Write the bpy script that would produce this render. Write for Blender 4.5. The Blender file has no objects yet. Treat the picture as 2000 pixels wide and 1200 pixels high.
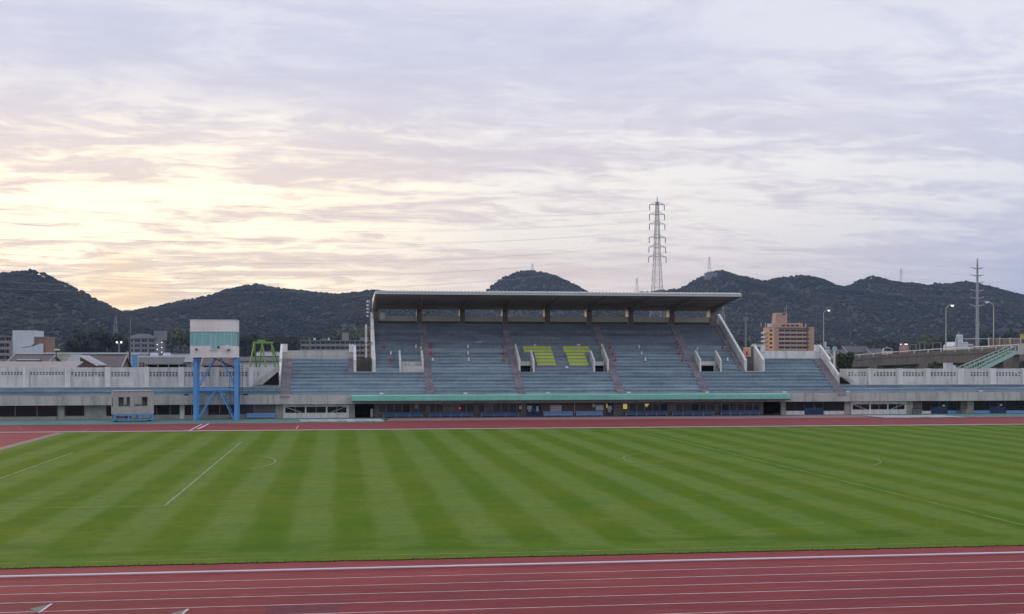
import bpy, math, random
import numpy as np
from mathutils import Vector, Matrix
random.seed(7); rng = np.random.default_rng(7)
scene = bpy.context.scene
col = scene.collection
R = math.radians

# ------------------------------------------------------------------ camera
F, CH, TH = 2380.0, 6.35, math.atan(333 / 2380)
SN, CS = math.sin(TH), math.cos(TH)
cam = bpy.data.cameras.new('camera')
cam.sensor_width = 36; cam.lens = F / 2000 * 36; cam.shift_y = 0.05
cam.clip_start = 0.5; cam.clip_end = 12000
camera = bpy.data.objects.new('camera', cam); col.objects.link(camera)
camera.location = (0, 0, CH); camera.rotation_euler = (R(90), 0, -TH)
scene.camera = camera

# ------------------------------------------------------------------ exposure
scene.view_settings.view_transform = 'Standard'
scene.view_settings.look = 'None'
scene.view_settings.gamma = 1
scene.view_settings.use_curve_mapping = False
scene.view_settings.exposure = 0.0
scene.cycles.max_bounces = 5
scene.cycles.volume_bounces = 0
scene.cycles.use_denoising = True

# ------------------------------------------------------------------ sky
SUN_AZ, SUN_EL = R(-30), R(8)
SUND = (math.sin(SUN_AZ) * math.cos(SUN_EL), math.cos(SUN_AZ) * math.cos(SUN_EL), math.sin(SUN_EL))
GLOW = (math.sin(R(-14)) * math.cos(R(6.5)), math.cos(R(-14)) * math.cos(R(6.5)), math.sin(R(6.5)))
world = bpy.data.worlds.new('World'); scene.world = world; world.use_nodes = True
nt = world.node_tree; N = nt.nodes; L = nt.links
for n in list(N): N.remove(n)
def wmath(op, a, b=None, c=None, clamp=False):
    m = N.new('ShaderNodeMath'); m.operation = op; m.use_clamp = clamp
    for k, v in enumerate((a, b, c)):
        if v is None: continue
        if isinstance(v, (int, float)): m.inputs[k].default_value = v
        else: L.new(v, m.inputs[k])
    return m.outputs[0]
def wsmooth(v, a, b):
    m = N.new('ShaderNodeMapRange'); m.interpolation_type = 'SMOOTHSTEP'
    L.new(v, m.inputs[0]); m.inputs[1].default_value = a; m.inputs[2].default_value = b
    return m.outputs[0]
def wmix(f, a, b, mode='MIX'):
    m = N.new('ShaderNodeMix'); m.data_type = 'RGBA'; m.blend_type = mode
    if isinstance(f, (int, float)): m.inputs[0].default_value = f
    else: L.new(f, m.inputs[0])
    for k, v in ((6, a), (7, b)):
        if isinstance(v, tuple): m.inputs[k].default_value = (*v, 1)
        else: L.new(v, m.inputs[k])
    return m.outputs[2]
tc = N.new('ShaderNodeTexCoord'); DIR = tc.outputs['Generated']
sp = N.new('ShaderNodeSeparateXYZ'); L.new(DIR, sp.inputs[0])
dz = wmath('MAXIMUM', sp.outputs[2], 0.0)
den = wmath('ADD', dz, 0.10)
cu = wmath('DIVIDE', sp.outputs[0], den); cv = wmath('DIVIDE', sp.outputs[1], den)
cb = N.new('ShaderNodeCombineXYZ'); L.new(cu, cb.inputs[0]); L.new(cv, cb.inputs[1])
def wnoise(rot, sc, scale, detail, rough, dist, off=(0, 0, 0)):
    mp = N.new('ShaderNodeMapping'); L.new(cb.outputs[0], mp.inputs[0])
    mp.inputs['Rotation'].default_value = (0, 0, R(rot)); mp.inputs['Scale'].default_value = sc
    mp.inputs['Location'].default_value = off
    n = N.new('ShaderNodeTexNoise'); L.new(mp.outputs[0], n.inputs[0])
    n.inputs['Scale'].default_value = scale; n.inputs['Detail'].default_value = detail
    n.inputs['Roughness'].default_value = rough; n.inputs['Distortion'].default_value = dist
    return n.outputs[0]
n_big = wnoise(-18, (0.45, 1, 1), 0.9, 5, 0.5, 0.5, (0.4, 2.2, 5))
n_mid = wnoise(-20, (0.58, 1, 1), 3.4, 10, 0.62, 0.6, (4.3, 1.2, 7))
n_fine = wnoise(-25, (0.75, 1, 1), 8.0, 8, 0.62, 0.8, (7, 2, 4))
dens = wmath('ADD', wmath('ADD', wmath('MULTIPLY', n_big, 0.35), wmath('MULTIPLY', n_mid, 0.65)), wmath('MULTIPLY', wmath('SUBTRACT', n_fine, 0.5), 0.28))
dp = N.new('ShaderNodeVectorMath'); dp.operation = 'DOT_PRODUCT'; L.new(DIR, dp.inputs[0]); dp.inputs[1].default_value = GLOW
glow = wmath('MULTIPLY', wsmooth(dp.outputs['Value'], 0.92, 0.998), wmath('SUBTRACT', 1.0, wsmooth(dz, 0.12, 0.24)))
glow_wide = wmath('MULTIPLY', wsmooth(dp.outputs['Value'], 0.62, 0.99), wmath('SUBTRACT', 1.0, wmath('MULTIPLY', wsmooth(dz, 0.10, 0.26), 0.95)))
patch = wmath('ADD', 0.25, wmath('MULTIPLY', wsmooth(n_big, 0.40, 0.60), 0.75))
band0 = wsmooth(dz, 0.06, 0.11)
band = wmath('SUBTRACT', 1.0, wmath('MULTIPLY', wsmooth(dz, 0.17, 0.27), 0.72))
patch = wmath('MAXIMUM', patch, glow)
gap = wmath('MULTIPLY', wmath('MULTIPLY', wsmooth(wmath('ADD', dens, wmath('MULTIPLY', glow, 0.03)), 0.46, 0.60), patch), band)
thin = wsmooth(dens, 0.34, 0.60)
# cloud layer: colours by distance from the sunset glow
cool = wmix(thin, (0.72, 0.74, 0.91), (0.84, 0.85, 0.99))
warm = wmix(thin, (0.92, 0.79, 0.79), (1.04, 0.91, 0.86))
cloud = wmix(glow_wide, cool, warm)
gapc = wmix(glow_wide, (1.04, 1.04, 1.08), (1.30, 1.22, 1.08))
gapc = wmix(glow, gapc, (1.9, 1.65, 1.15))
cloud = wmix(wmath('MULTIPLY', glow, 0.5), cloud, (1.28, 1.08, 0.86))
body = wmix(gap, cloud, gapc)
# the air near the horizon: peach under the glow, slate blue away from it
hz = wmath('ADD', wmath('MULTIPLY', wmath('SUBTRACT', 1.0, wsmooth(dz, 0.03, 0.115)), 0.6), wmath('MULTIPLY', wmath('SUBTRACT', 1.0, wsmooth(dz, 0.05, 0.22)), 0.4))
hzc = wmix(glow_wide, (0.40, 0.48, 0.73), (0.98, 0.80, 0.70))
hzc = wmix(glow, hzc, (1.04, 0.80, 0.58))
body = wmix(wmath('MULTIPLY', wmath('MULTIPLY', hz, wmath('SUBTRACT', 1.0, wmath('MULTIPLY', wmath('MULTIPLY', gap, glow), 0.7))), wmath('SUBTRACT', 0.97, wmath('MULTIPLY', glow_wide, 0.17))), body, hzc)
# open sky overhead grows slightly brighter than the band in view
lift = wmath('ADD', 1.0, wmath('MULTIPLY', wsmooth(dz, 0.40, 1.0), 0.45))
lv = N.new('ShaderNodeVectorMath'); lv.operation = 'SCALE'; L.new(body, lv.inputs[0]); L.new(lift, lv.inputs['Scale'])
sky = N.new('ShaderNodeTexSky'); sky.sky_type = 'NISHITA'; sky.sun_disc = False
sky.sun_elevation = SUN_EL; sky.sun_rotation = SUN_AZ
sv = N.new('ShaderNodeVectorMath'); sv.operation = 'SCALE'; L.new(sky.outputs[0], sv.inputs[0]); sv.inputs['Scale'].default_value = 0.025
d2 = N.new('ShaderNodeVectorMath'); d2.operation = 'DOT_PRODUCT'; L.new(DIR, d2.inputs[0]); d2.inputs[1].default_value = (math.sin(R(-9.9)) * math.cos(R(2.6)), math.cos(R(-9.9)) * math.cos(R(2.6)), math.sin(R(2.6)))
low_glow = wmath('MULTIPLY', wsmooth(d2.outputs['Value'], 0.9990, 1.0), wmath('ADD', 0.35, wsmooth(n_fine, 0.42, 0.6)))
lvm = wmix(wmath('MULTIPLY', low_glow, 0.6), lv.outputs[0], (1.25, 0.88, 0.50))
full = wmix(0.90, sv.outputs[0], lvm)
bg = N.new('ShaderNodeBackground'); L.new(full, bg.inputs[0]); bg.inputs[1].default_value = 1.0
wo = N.new('ShaderNodeOutputWorld'); L.new(bg.outputs[0], wo.inputs[0])

sl = bpy.data.lights.new('sun', 'SUN'); sl.energy = 1.3; sl.angle = R(20); sl.color = (1.0, 0.66, 0.38)
sun = bpy.data.objects.new('sun', sl); col.objects.link(sun)
sun.rotation_euler = Vector(SUND).to_track_quat('Z', 'Y').to_euler(); sun.location = (0, 0, 60)

# ------------------------------------------------------------------ helpers
def P(px, py, Y):
    u, v = (px - 1000) / F, (700 - py) / F; t = Y / (CS - u * SN)
    return t * (SN + u * CS), CH + t * v
def PX(px, Y): return P(px, 700, Y)[0]
def PZ(px, py, Y): return P(px, py, Y)[1]
def G(px, py):
    u, v = (px - 1000) / F, (py - 700) / F; t = CH / v
    return t * (SN + u * CS), t * (CS - u * SN)

M = {}
def mat(name, c, rough=0.8, c2=None, scale=1.0, amt=0.5, bump=0.0, metal=0.0, stain=0.0, stretch=(1, 1, 1), rnd=0.0, emit=None, spec=0.3, island=None):
    m = bpy.data.materials.new(name); m.use_nodes = True
    t = m.node_tree; n = t.nodes; l = t.links
    b = n['Principled BSDF']; b.inputs['Roughness'].default_value = rough; b.inputs['Metallic'].default_value = metal
    b.inputs['Specular IOR Level'].default_value = spec
    if emit:
        b.inputs['Emission Color'].default_value = (*c, 1); b.inputs['Emission Strength'].default_value = emit
        b.inputs['Base Color'].default_value = (*c, 1); M[name] = m; return m
    def mixc(f, a, bb, mode='MIX'):
        x = n.new('ShaderNodeMix'); x.data_type = 'RGBA'; x.blend_type = mode
        if isinstance(f, (int, float)): x.inputs[0].default_value = f
        else: l.new(f, x.inputs[0])
        for k, v in ((6, a), (7, bb)):
            if isinstance(v, tuple): x.inputs[k].default_value = (*v, 1)
            else: l.new(v, x.inputs[k])
        return x.outputs[2]
    geo = n.new('ShaderNodeNewGeometry')
    mp = n.new('ShaderNodeMapping'); l.new(geo.outputs['Position'], mp.inputs[0]); mp.inputs['Scale'].default_value = stretch
    nz = n.new('ShaderNodeTexNoise'); l.new(mp.outputs[0], nz.inputs[0])
    nz.inputs['Scale'].default_value = scale; nz.inputs['Detail'].default_value = 6; nz.inputs['Roughness'].default_value = 0.62
    mr = n.new('ShaderNodeMapRange'); mr.interpolation_type = 'SMOOTHSTEP'; l.new(nz.outputs[0], mr.inputs[0])
    mr.inputs[1].default_value = 0.5 - 0.5 * (1.05 - amt) - 0.02; mr.inputs[2].default_value = 0.5 + 0.5 * (1.05 - amt) + 0.02
    if c2 is None: c2 = tuple(x * 0.8 for x in c)
    out = mixc(mr.outputs[0], c2, c)
    if stain:
        mp2 = n.new('ShaderNodeMapping'); l.new(geo.outputs['Position'], mp2.inputs[0]); mp2.inputs['Scale'].default_value = (1.6, 1.6, 0.14)
        n2 = n.new('ShaderNodeTexNoise'); l.new(mp2.outputs[0], n2.inputs[0]); n2.inputs['Scale'].default_value = 1.3; n2.inputs['Detail'].default_value = 8; n2.inputs['Roughness'].default_value = 0.7
        r2 = n.new('ShaderNodeMapRange'); l.new(n2.outputs[0], r2.inputs[0]); r2.inputs[1].default_value = 0.48; r2.inputs[2].default_value = 0.72; r2.inputs[4].default_value = stain
        out = mixc(r2.outputs[0], out, tuple(x * 0.35 for x in c))
    if rnd or island:
        if island: src = geo.outputs['Random Per Island']
        else: src = n.new('ShaderNodeObjectInfo').outputs['Random']
        rr = n.new('ShaderNodeMapRange'); l.new(src, rr.inputs[0])
        k = island or rnd
        rr.inputs[3].default_value = 1 - k; rr.inputs[4].default_value = 1 + k
        sc = n.new('ShaderNodeVectorMath'); sc.operation = 'SCALE'; l.new(out, sc.inputs[0]); l.new(rr.outputs[0], sc.inputs['Scale'])
        out = sc.outputs[0]
    l.new(out, b.inputs['Base Color'])
    if bump:
        bp = n.new('ShaderNodeBump'); bp.inputs['Strength'].default_value = bump; bp.inputs['Distance'].default_value = 0.1
        l.new(nz.outputs[0], bp.inputs['Height']); l.new(bp.outputs[0], b.inputs['Normal'])
    M[name] = m; return m

class MB:
    def __init__(s): s.v = []; s.f = []
    def box(s, x0, x1, y0, y1, z0, z1):
        k = len(s.v)
        s.v += [(x0, y0, z0), (x1, y0, z0), (x1, y1, z0), (x0, y1, z0), (x0, y0, z1), (x1, y0, z1), (x1, y1, z1), (x0, y1, z1)]
        s.f += [tuple(k + i for i in q) for q in ((3, 2, 1, 0), (4, 5, 6, 7), (0, 1, 5, 4), (1, 2, 6, 5), (2, 3, 7, 6), (3, 0, 4, 7))]
        return s
    def quad(s, *p):
        k = len(s.v); s.v += [tuple(q) for q in p]; s.f.append(tuple(range(k, k + len(p)))); return s
    def prism(s, prof, axis, a, b):
        """profile of 2D points swept along an axis ('x': points are (y,z); 'y': (x,z); 'z': (x,y))"""
        n = len(prof); k = len(s.v)
        for e in (a, b):
            for p, q in prof:
                s.v.append((e, p, q) if axis == 'x' else (p, e, q) if axis == 'y' else (p, q, e))
        s.f.append(tuple(k + i for i in range(n))); s.f.append(tuple(k + n + i for i in reversed(range(n))))
        for i in range(n):
            j = (i + 1) % n; s.f.append((k + i, k + n + i, k + n + j, k + j))
        return s
    def bar(s, p, q, r, n=4, r2=None):
        p, q = Vector(p), Vector(q); d = (q - p)
        if d.length < 1e-6: return s
        d.normalize(); a = Vector((0, 0, 1)) if abs(d.z) < 0.9 else Vector((1, 0, 0))
        u = d.cross(a).normalized(); w = d.cross(u); k = len(s.v); r2 = r if r2 is None else r2
        for c, rr in ((p, r), (q, r2)):
            for i in range(n):
                g = 2 * math.pi * (i + 0.5) / n; s.v.append(tuple(c + u * math.cos(g) * rr + w * math.sin(g) * rr))
        for i in range(n):
            j = (i + 1) % n; s.f.append((k + i, k + j, k + n + j, k + n + i))
        s.f.append(tuple(k + i for i in reversed(range(n)))); s.f.append(tuple(k + n + i for i in range(n)))
        return s
    def path(s, pts, r, n=4):
        for a, b in zip(pts, pts[1:]): s.bar(a, b, r, n)
        return s
    def lathe(s, c, prof, n=10):
        k = len(s.v)
        for r, z in prof:
            for i in range(n):
                g = 2 * math.pi * i / n; s.v.append((c[0] + r * math.cos(g), c[1] + r * math.sin(g), c[2] + z))
        for a in range(len(prof) - 1):
            for i in range(n):
                j = (i + 1) % n; s.f.append((k + a * n + i, k + a * n + j, k + (a + 1) * n + j, k + (a + 1) * n + i))
        s.f.append(tuple(k + i for i in reversed(range(n)))); m = k + (len(prof) - 1) * n; s.f.append(tuple(m + i for i in range(n)))
        return s
    def build(s, name, m, parent=None, local=False, smooth=False):
        me = bpy.data.meshes.new(name)
        v = s.v
        if parent is not None and not local:
            b = BASE.get(parent.name, (0, 0, 0)); v = [(x - b[0], y - b[1], z - b[2]) for x, y, z in v]
        me.from_pydata(v, [], s.f); me.validate()
        if smooth: me.shade_smooth()
        me.materials.append(M[m] if isinstance(m, str) else m)
        o = bpy.data.objects.new(name, me); col.objects.link(o)
        if parent is not None:
            o.parent = parent; BASE[o.name] = BASE.get(parent.name, (0, 0, 0))
        return o
BASE = {}
def tag(o, label=None, cat=None, group=None, kind=None):
    if label: o['label'] = label
    if cat: o['category'] = cat
    if group: o['group'] = group
    if kind: o['kind'] = kind
    return o
def thing(name, label, cat, loc=(0, 0, 0), group=None, rz=0.0):
    o = bpy.data.objects.new(name, None); col.objects.link(o); o.empty_display_size = 0.3
    o.location = loc; o.rotation_euler = (0, 0, rz); BASE[o.name] = tuple(loc)
    return tag(o, label, cat, group)
def struct(name, mb, m): return tag(mb.build(name, m), kind='structure')
def kids(o): return [c for c in bpy.data.objects if c.parent == o]
CH_CACHE = {}
def copy_tree(o, loc, label, rz=None, scale=None):
    r = o.copy(); col.objects.link(r); r.location = loc; r['label'] = label
    if rz is not None: r.rotation_euler = (0, 0, rz)
    if scale is not None: r.scale = scale
    if o.name not in CH_CACHE: CH_CACHE[o.name] = [(c, kids(c)) for c in kids(o)]
    for c, gs in CH_CACHE[o.name]:
        d = c.copy(); col.objects.link(d); d.parent = r
        for g in gs:
            h = g.copy(); col.objects.link(h); h.parent = d
    return r

# ------------------------------------------------------------------ materials
mat('viaduct_concrete', (0.135, 0.135, 0.13), 0.9, (0.09, 0.09, 0.09), 0.25, 0.6, stain=0.6)
mat('dirt', (0.14, 0.15, 0.12), 0.95, (0.08, 0.095, 0.07), 0.05, 0.6)
mat('asphalt', (0.07, 0.07, 0.075), 0.9, (0.05, 0.05, 0.055), 0.6)
mat('concrete', (0.53, 0.52, 0.47), 0.85, (0.42, 0.42, 0.385), 0.7, 0.55, stain=0.75, rnd=0.05)
mat('beige_concrete', (0.44, 0.42, 0.36), 0.85, (0.30, 0.29, 0.26), 0.7, 0.55, stain=0.5)
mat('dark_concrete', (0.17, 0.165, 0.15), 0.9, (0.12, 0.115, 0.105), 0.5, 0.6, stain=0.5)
mat('white_paint', (0.78, 0.78, 0.74), 0.7, (0.66, 0.66, 0.63), 0.8, 0.6, stain=0.62, rnd=0.04)
mat('panel_paint', (0.66, 0.66, 0.62), 0.75, (0.54, 0.54, 0.52), 0.8, 0.6, stain=0.7, rnd=0.07)
mat('cabin_white', (0.82, 0.80, 0.78), 0.7, (0.74, 0.72, 0.70), 0.8, 0.6, stain=0.25)
mat('cream_paint', (0.62, 0.60, 0.53), 0.7, (0.54, 0.52, 0.46), 0.8, 0.5, stain=0.3)
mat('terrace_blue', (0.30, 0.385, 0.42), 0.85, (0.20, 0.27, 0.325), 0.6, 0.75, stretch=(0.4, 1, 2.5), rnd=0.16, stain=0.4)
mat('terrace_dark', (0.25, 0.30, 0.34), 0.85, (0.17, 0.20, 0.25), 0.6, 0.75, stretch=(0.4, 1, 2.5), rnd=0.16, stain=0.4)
mat('terrace_grey', (0.29, 0.34, 0.38), 0.85, (0.19, 0.23, 0.27), 0.6, 0.7, stretch=(0.5, 1, 2.5), rnd=0.10)
mat('aisle_red', (0.30, 0.275, 0.295), 0.9, (0.22, 0.21, 0.235), 1.6, 0.7, rnd=0.12)
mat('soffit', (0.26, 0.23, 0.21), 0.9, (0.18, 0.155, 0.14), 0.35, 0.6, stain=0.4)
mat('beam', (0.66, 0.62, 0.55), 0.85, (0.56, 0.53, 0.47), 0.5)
mat('column_cream', (0.80, 0.77, 0.67), 0.8, (0.74, 0.70, 0.61), 0.7)
mat('roof_metal', (0.72, 0.76, 0.76), 0.5, (0.62, 0.66, 0.66), 0.4)
mat('mint_fascia', (0.25, 0.62, 0.50), 0.6, (0.21, 0.54, 0.44), 0.4, 0.6, stain=0.3)
mat('mint_steel', (0.36, 0.58, 0.50), 0.6, (0.30, 0.50, 0.43), 0.6)
mat('tower_blue', (0.13, 0.37, 0.74), 0.6, (0.10, 0.29, 0.60), 0.8, 0.5, stain=0.25)
mat('bench_blue', (0.085, 0.14, 0.26), 0.6, (0.06, 0.10, 0.19), 1.0)
mat('panel_blue', (0.22, 0.36, 0.60), 0.6, (0.18, 0.30, 0.52), 1.0)
mat('door_blue', (0.025, 0.06, 0.14), 0.4, (0.02, 0.045, 0.11), 1.0)
mat('glass_dark', (0.016, 0.017, 0.02), 0.12, (0.012, 0.012, 0.014), 0.5, spec=0.35)
mat('glass_room', (0.075, 0.070, 0.058), 0.35, (0.03, 0.028, 0.025), 0.55, 0.75, spec=0.3)
mat('glass_blind', (0.17, 0.165, 0.14), 0.5, (0.12, 0.115, 0.10), 1.0, 0.6, spec=0.25)
mat('glass_teal', (0.25, 0.52, 0.50), 0.15, (0.20, 0.44, 0.43), 1.2, 0.6, spec=0.5)
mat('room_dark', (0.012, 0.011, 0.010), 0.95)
mat('frame_alu', (0.34, 0.34, 0.32), 0.5, metal=0.2)
mat('frame_mint', (0.45, 0.62, 0.64), 0.5)
mat('steel_grey', (0.36, 0.37, 0.39), 0.5, metal=0.1)
mat('steel_dark', (0.10, 0.10, 0.11), 0.6, metal=0.2)
mat('pylon_steel', (0.36, 0.36, 0.37), 0.6, metal=0.2)
mat('cable', (0.40, 0.39, 0.39), 0.6)
mat('red_plastic', (0.50, 0.055, 0.05), 0.55, (0.40, 0.045, 0.045), 2)
mat('white_plastic', (0.75, 0.75, 0.74), 0.55, (0.68, 0.68, 0.67), 2)
mat('black_plastic', (0.02, 0.02, 0.022), 0.6)
mat('lime_paint', (0.56, 0.66, 0.09), 0.6, (0.47, 0.56, 0.08), 1.2, rnd=0.06)
mat('lime_steel', (0.21, 0.38, 0.07), 0.5, (0.16, 0.32, 0.06), 1.0)
mat('paper_white', (0.66, 0.66, 0.63), 0.8)
mat('poster_pink', (0.48, 0.36, 0.33), 0.8)
mat('ink', (0.05, 0.05, 0.055), 0.8)
mat('brick_wall', (0.15, 0.115, 0.09), 0.9, (0.11, 0.085, 0.07), 2.0)
mat('tile_brown', (0.17, 0.14, 0.135), 0.8, (0.12, 0.10, 0.097), 1.5, 0.7)
mat('tile_grey', (0.12, 0.12, 0.13), 0.7, (0.085, 0.085, 0.095), 1.2, 0.7)
mat('roof_pink', (0.50, 0.45, 0.43), 0.7, (0.42, 0.38, 0.37), 0.8, 0.6)
mat('roof_grey', (0.34, 0.35, 0.36), 0.6, (0.27, 0.28, 0.29), 0.5, 0.6)
mat('wall_cream', (0.50, 0.50, 0.42), 0.85, (0.42, 0.42, 0.36), 0.3, 0.5, stain=0.4)
mat('wall_white', (0.60, 0.64, 0.68), 0.8, (0.54, 0.58, 0.62), 0.3, stain=0.2)
mat('wall_brick', (0.34, 0.20, 0.14), 0.9, (0.26, 0.155, 0.115), 1.0)
mat('wall_grey', (0.24, 0.24, 0.25), 0.9, (0.19, 0.19, 0.20), 0.25, stain=0.4)
mat('wall_tan', (0.30, 0.28, 0.25), 0.9, (0.24, 0.225, 0.2), 0.3, stain=0.4)
mat('wall_orange_sunlit', (0.66, 0.37, 0.20), 0.85, (0.58, 0.33, 0.18), 0.4, stain=0.15)  # end wall only: low sunlight painted into the orange
mat('wall_orange_shaded', (0.50, 0.33, 0.23), 0.85, (0.44, 0.29, 0.205), 0.4)  # same orange building, sides away from the sun painted duller
mat('booth_grey', (0.44, 0.43, 0.39), 0.75, (0.37, 0.36, 0.33), 1.0, stain=0.3)
mat('wood_brown', (0.20, 0.14, 0.10), 0.85, (0.15, 0.1, 0.07), 2)
mat('rust_red', (0.25, 0.08, 0.05), 0.8, (0.16, 0.06, 0.04), 1.5)
mat('truck_red', (0.50, 0.24, 0.27), 0.5)
mat('lamp_white', (1.0, 0.96, 0.88), emit=1.8)
mat('lamp_yellow', (1.0, 0.78, 0.20), emit=0.30)
mat('lamp_red', (1.0, 0.05, 0.05), emit=0.5)
mat('sign_lit', (0.62, 0.30, 0.19), emit=0.10)
mat('bark', (0.08, 0.06, 0.045), 0.9)
mat('leaf', (0.060, 0.080, 0.034), 0.85, (0.034, 0.048, 0.022), 0.35, 0.7, rnd=0.15, island=0.45)
mat('leaf_dark', (0.034, 0.044, 0.026), 0.85, (0.020, 0.028, 0.017), 0.35, 0.7, island=0.45)
mat('leaf_light', (0.10, 0.125, 0.05), 0.85, (0.06, 0.08, 0.034), 0.35, 0.7, island=0.45)
mat('forest', (0.042, 0.045, 0.030), 0.95, (0.014, 0.020, 0.020), 0.010, 0.85, island=0.16, spec=0.05)
mat('hill_soil', (0.045, 0.048, 0.032), 0.95, (0.03, 0.034, 0.022), 0.05)
mat('line_white', (0.66, 0.58, 0.57), 0.8, (0.48, 0.36, 0.36), 2.0, 0.75)
mat('line_faint', (0.40, 0.29, 0.29), 0.8, (0.30, 0.17, 0.18), 3.0, 0.7)
mat('line_grass', (0.21, 0.28, 0.15), 0.9, (0.12, 0.19, 0.06), 1.5, 0.8)
mat('line_worn', (0.17, 0.24, 0.085), 0.9, (0.10, 0.17, 0.025), 0.6, 0.9)
mat('kerb_white', (0.76, 0.76, 0.78), 0.5, (0.64, 0.63, 0.66), 1.0)
mat('mark_grey', (0.17, 0.20, 0.18), 0.9)
mat('apron_green', (0.12, 0.22, 0.19), 0.9, (0.09, 0.17, 0.15), 0.3, 0.7)
mat('apron_worn', (0.27, 0.17, 0.17), 0.9, (0.19, 0.155, 0.15), 0.25, 0.75)

def track_mat():
    m = bpy.data.materials.new('track_red'); m.use_nodes = True; t = m.node_tree; n = t.nodes; l = t.links
    b = n['Principled BSDF']; b.inputs['Roughness'].default_value = 0.75; b.inputs['Specular IOR Level'].default_value = 0.10
    g = n.new('ShaderNodeNewGeometry')
    def nz(sc, s, d=6, r=0.6):
        mp = n.new('ShaderNodeMapping'); l.new(g.outputs['Position'], mp.inputs[0]); mp.inputs['Scale'].default_value = s
        x = n.new('ShaderNodeTexNoise'); l.new(mp.outputs[0], x.inputs[0]); x.inputs['Scale'].default_value = sc; x.inputs['Detail'].default_value = d; x.inputs['Roughness'].default_value = r
        return x.outputs[0]
    def mix(f, a, bb):
        x = n.new('ShaderNodeMix'); x.data_type = 'RGBA'; l.new(f, x.inputs[0])
        for k, v in ((6, a), (7, bb)):
            if isinstance(v, tuple): x.inputs[k].default_value = (*v, 1)
            else: l.new(v, x.inputs[k])
        return x.outputs[2]
    def ss(v, a, bb):
        r = n.new('ShaderNodeMapRange'); r.interpolation_type = 'SMOOTHSTEP'; l.new(v, r.inputs[0]); r.inputs[1].default_value = a; r.inputs[2].default_value = bb
        return r.outputs[0]
    c = mix(ss(nz(0.22, (0.5, 1.6, 1)), 0.3, 0.7), (0.158, 0.027, 0.031), (0.232, 0.038, 0.041))
    c = mix(ss(nz(2.2, (1, 2, 1), 8, 0.7), 0.42, 0.75), c, (0.155, 0.036, 0.040))
    c = mix(ss(nz(0.9, (0.25, 3.0, 1), 5), 0.56, 0.74), c, (0.32, 0.085, 0.080))
    sp_ = n.new('ShaderNodeTexNoise'); l.new(g.outputs['Position'], sp_.inputs[0]); sp_.inputs['Scale'].default_value = 30; sp_.inputs['Detail'].default_value = 3
    c = mix(ss(sp_.outputs[0], 0.5, 0.75), c, (0.145, 0.040, 0.048))
    sp2 = n.new('ShaderNodeSeparateXYZ'); l.new(g.outputs['Position'], sp2.inputs[0])
    wr = n.new('ShaderNodeMath'); wr.operation = 'MULTIPLY'; l.new(ss(sp2.outputs[1], 32.5, 36.2), wr.inputs[0]); wr.inputs[1].default_value = 0.55
    c = mix(wr.outputs[0], c, mix(ss(nz(1.6, (0.3, 1.6, 1), 7, 0.7), 0.35, 0.65), (0.215, 0.042, 0.045), (0.285, 0.060, 0.060)))
    c = mix(ss(nz(0.35, (0.5, 0.9, 1), 7, 0.75), 0.60, 0.70), c, (0.15, 0.040, 0.044))
    l.new(c, b.inputs['Base Color'])
    bp = n.new('ShaderNodeBump'); bp.inputs['Strength'].default_value = 0.25; bp.inputs['Distance'].default_value = 0.01; l.new(sp_.outputs[0], bp.inputs['Height']); l.new(bp.outputs[0], b.inputs['Normal'])
    M['track_red'] = m
track_mat()

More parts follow.
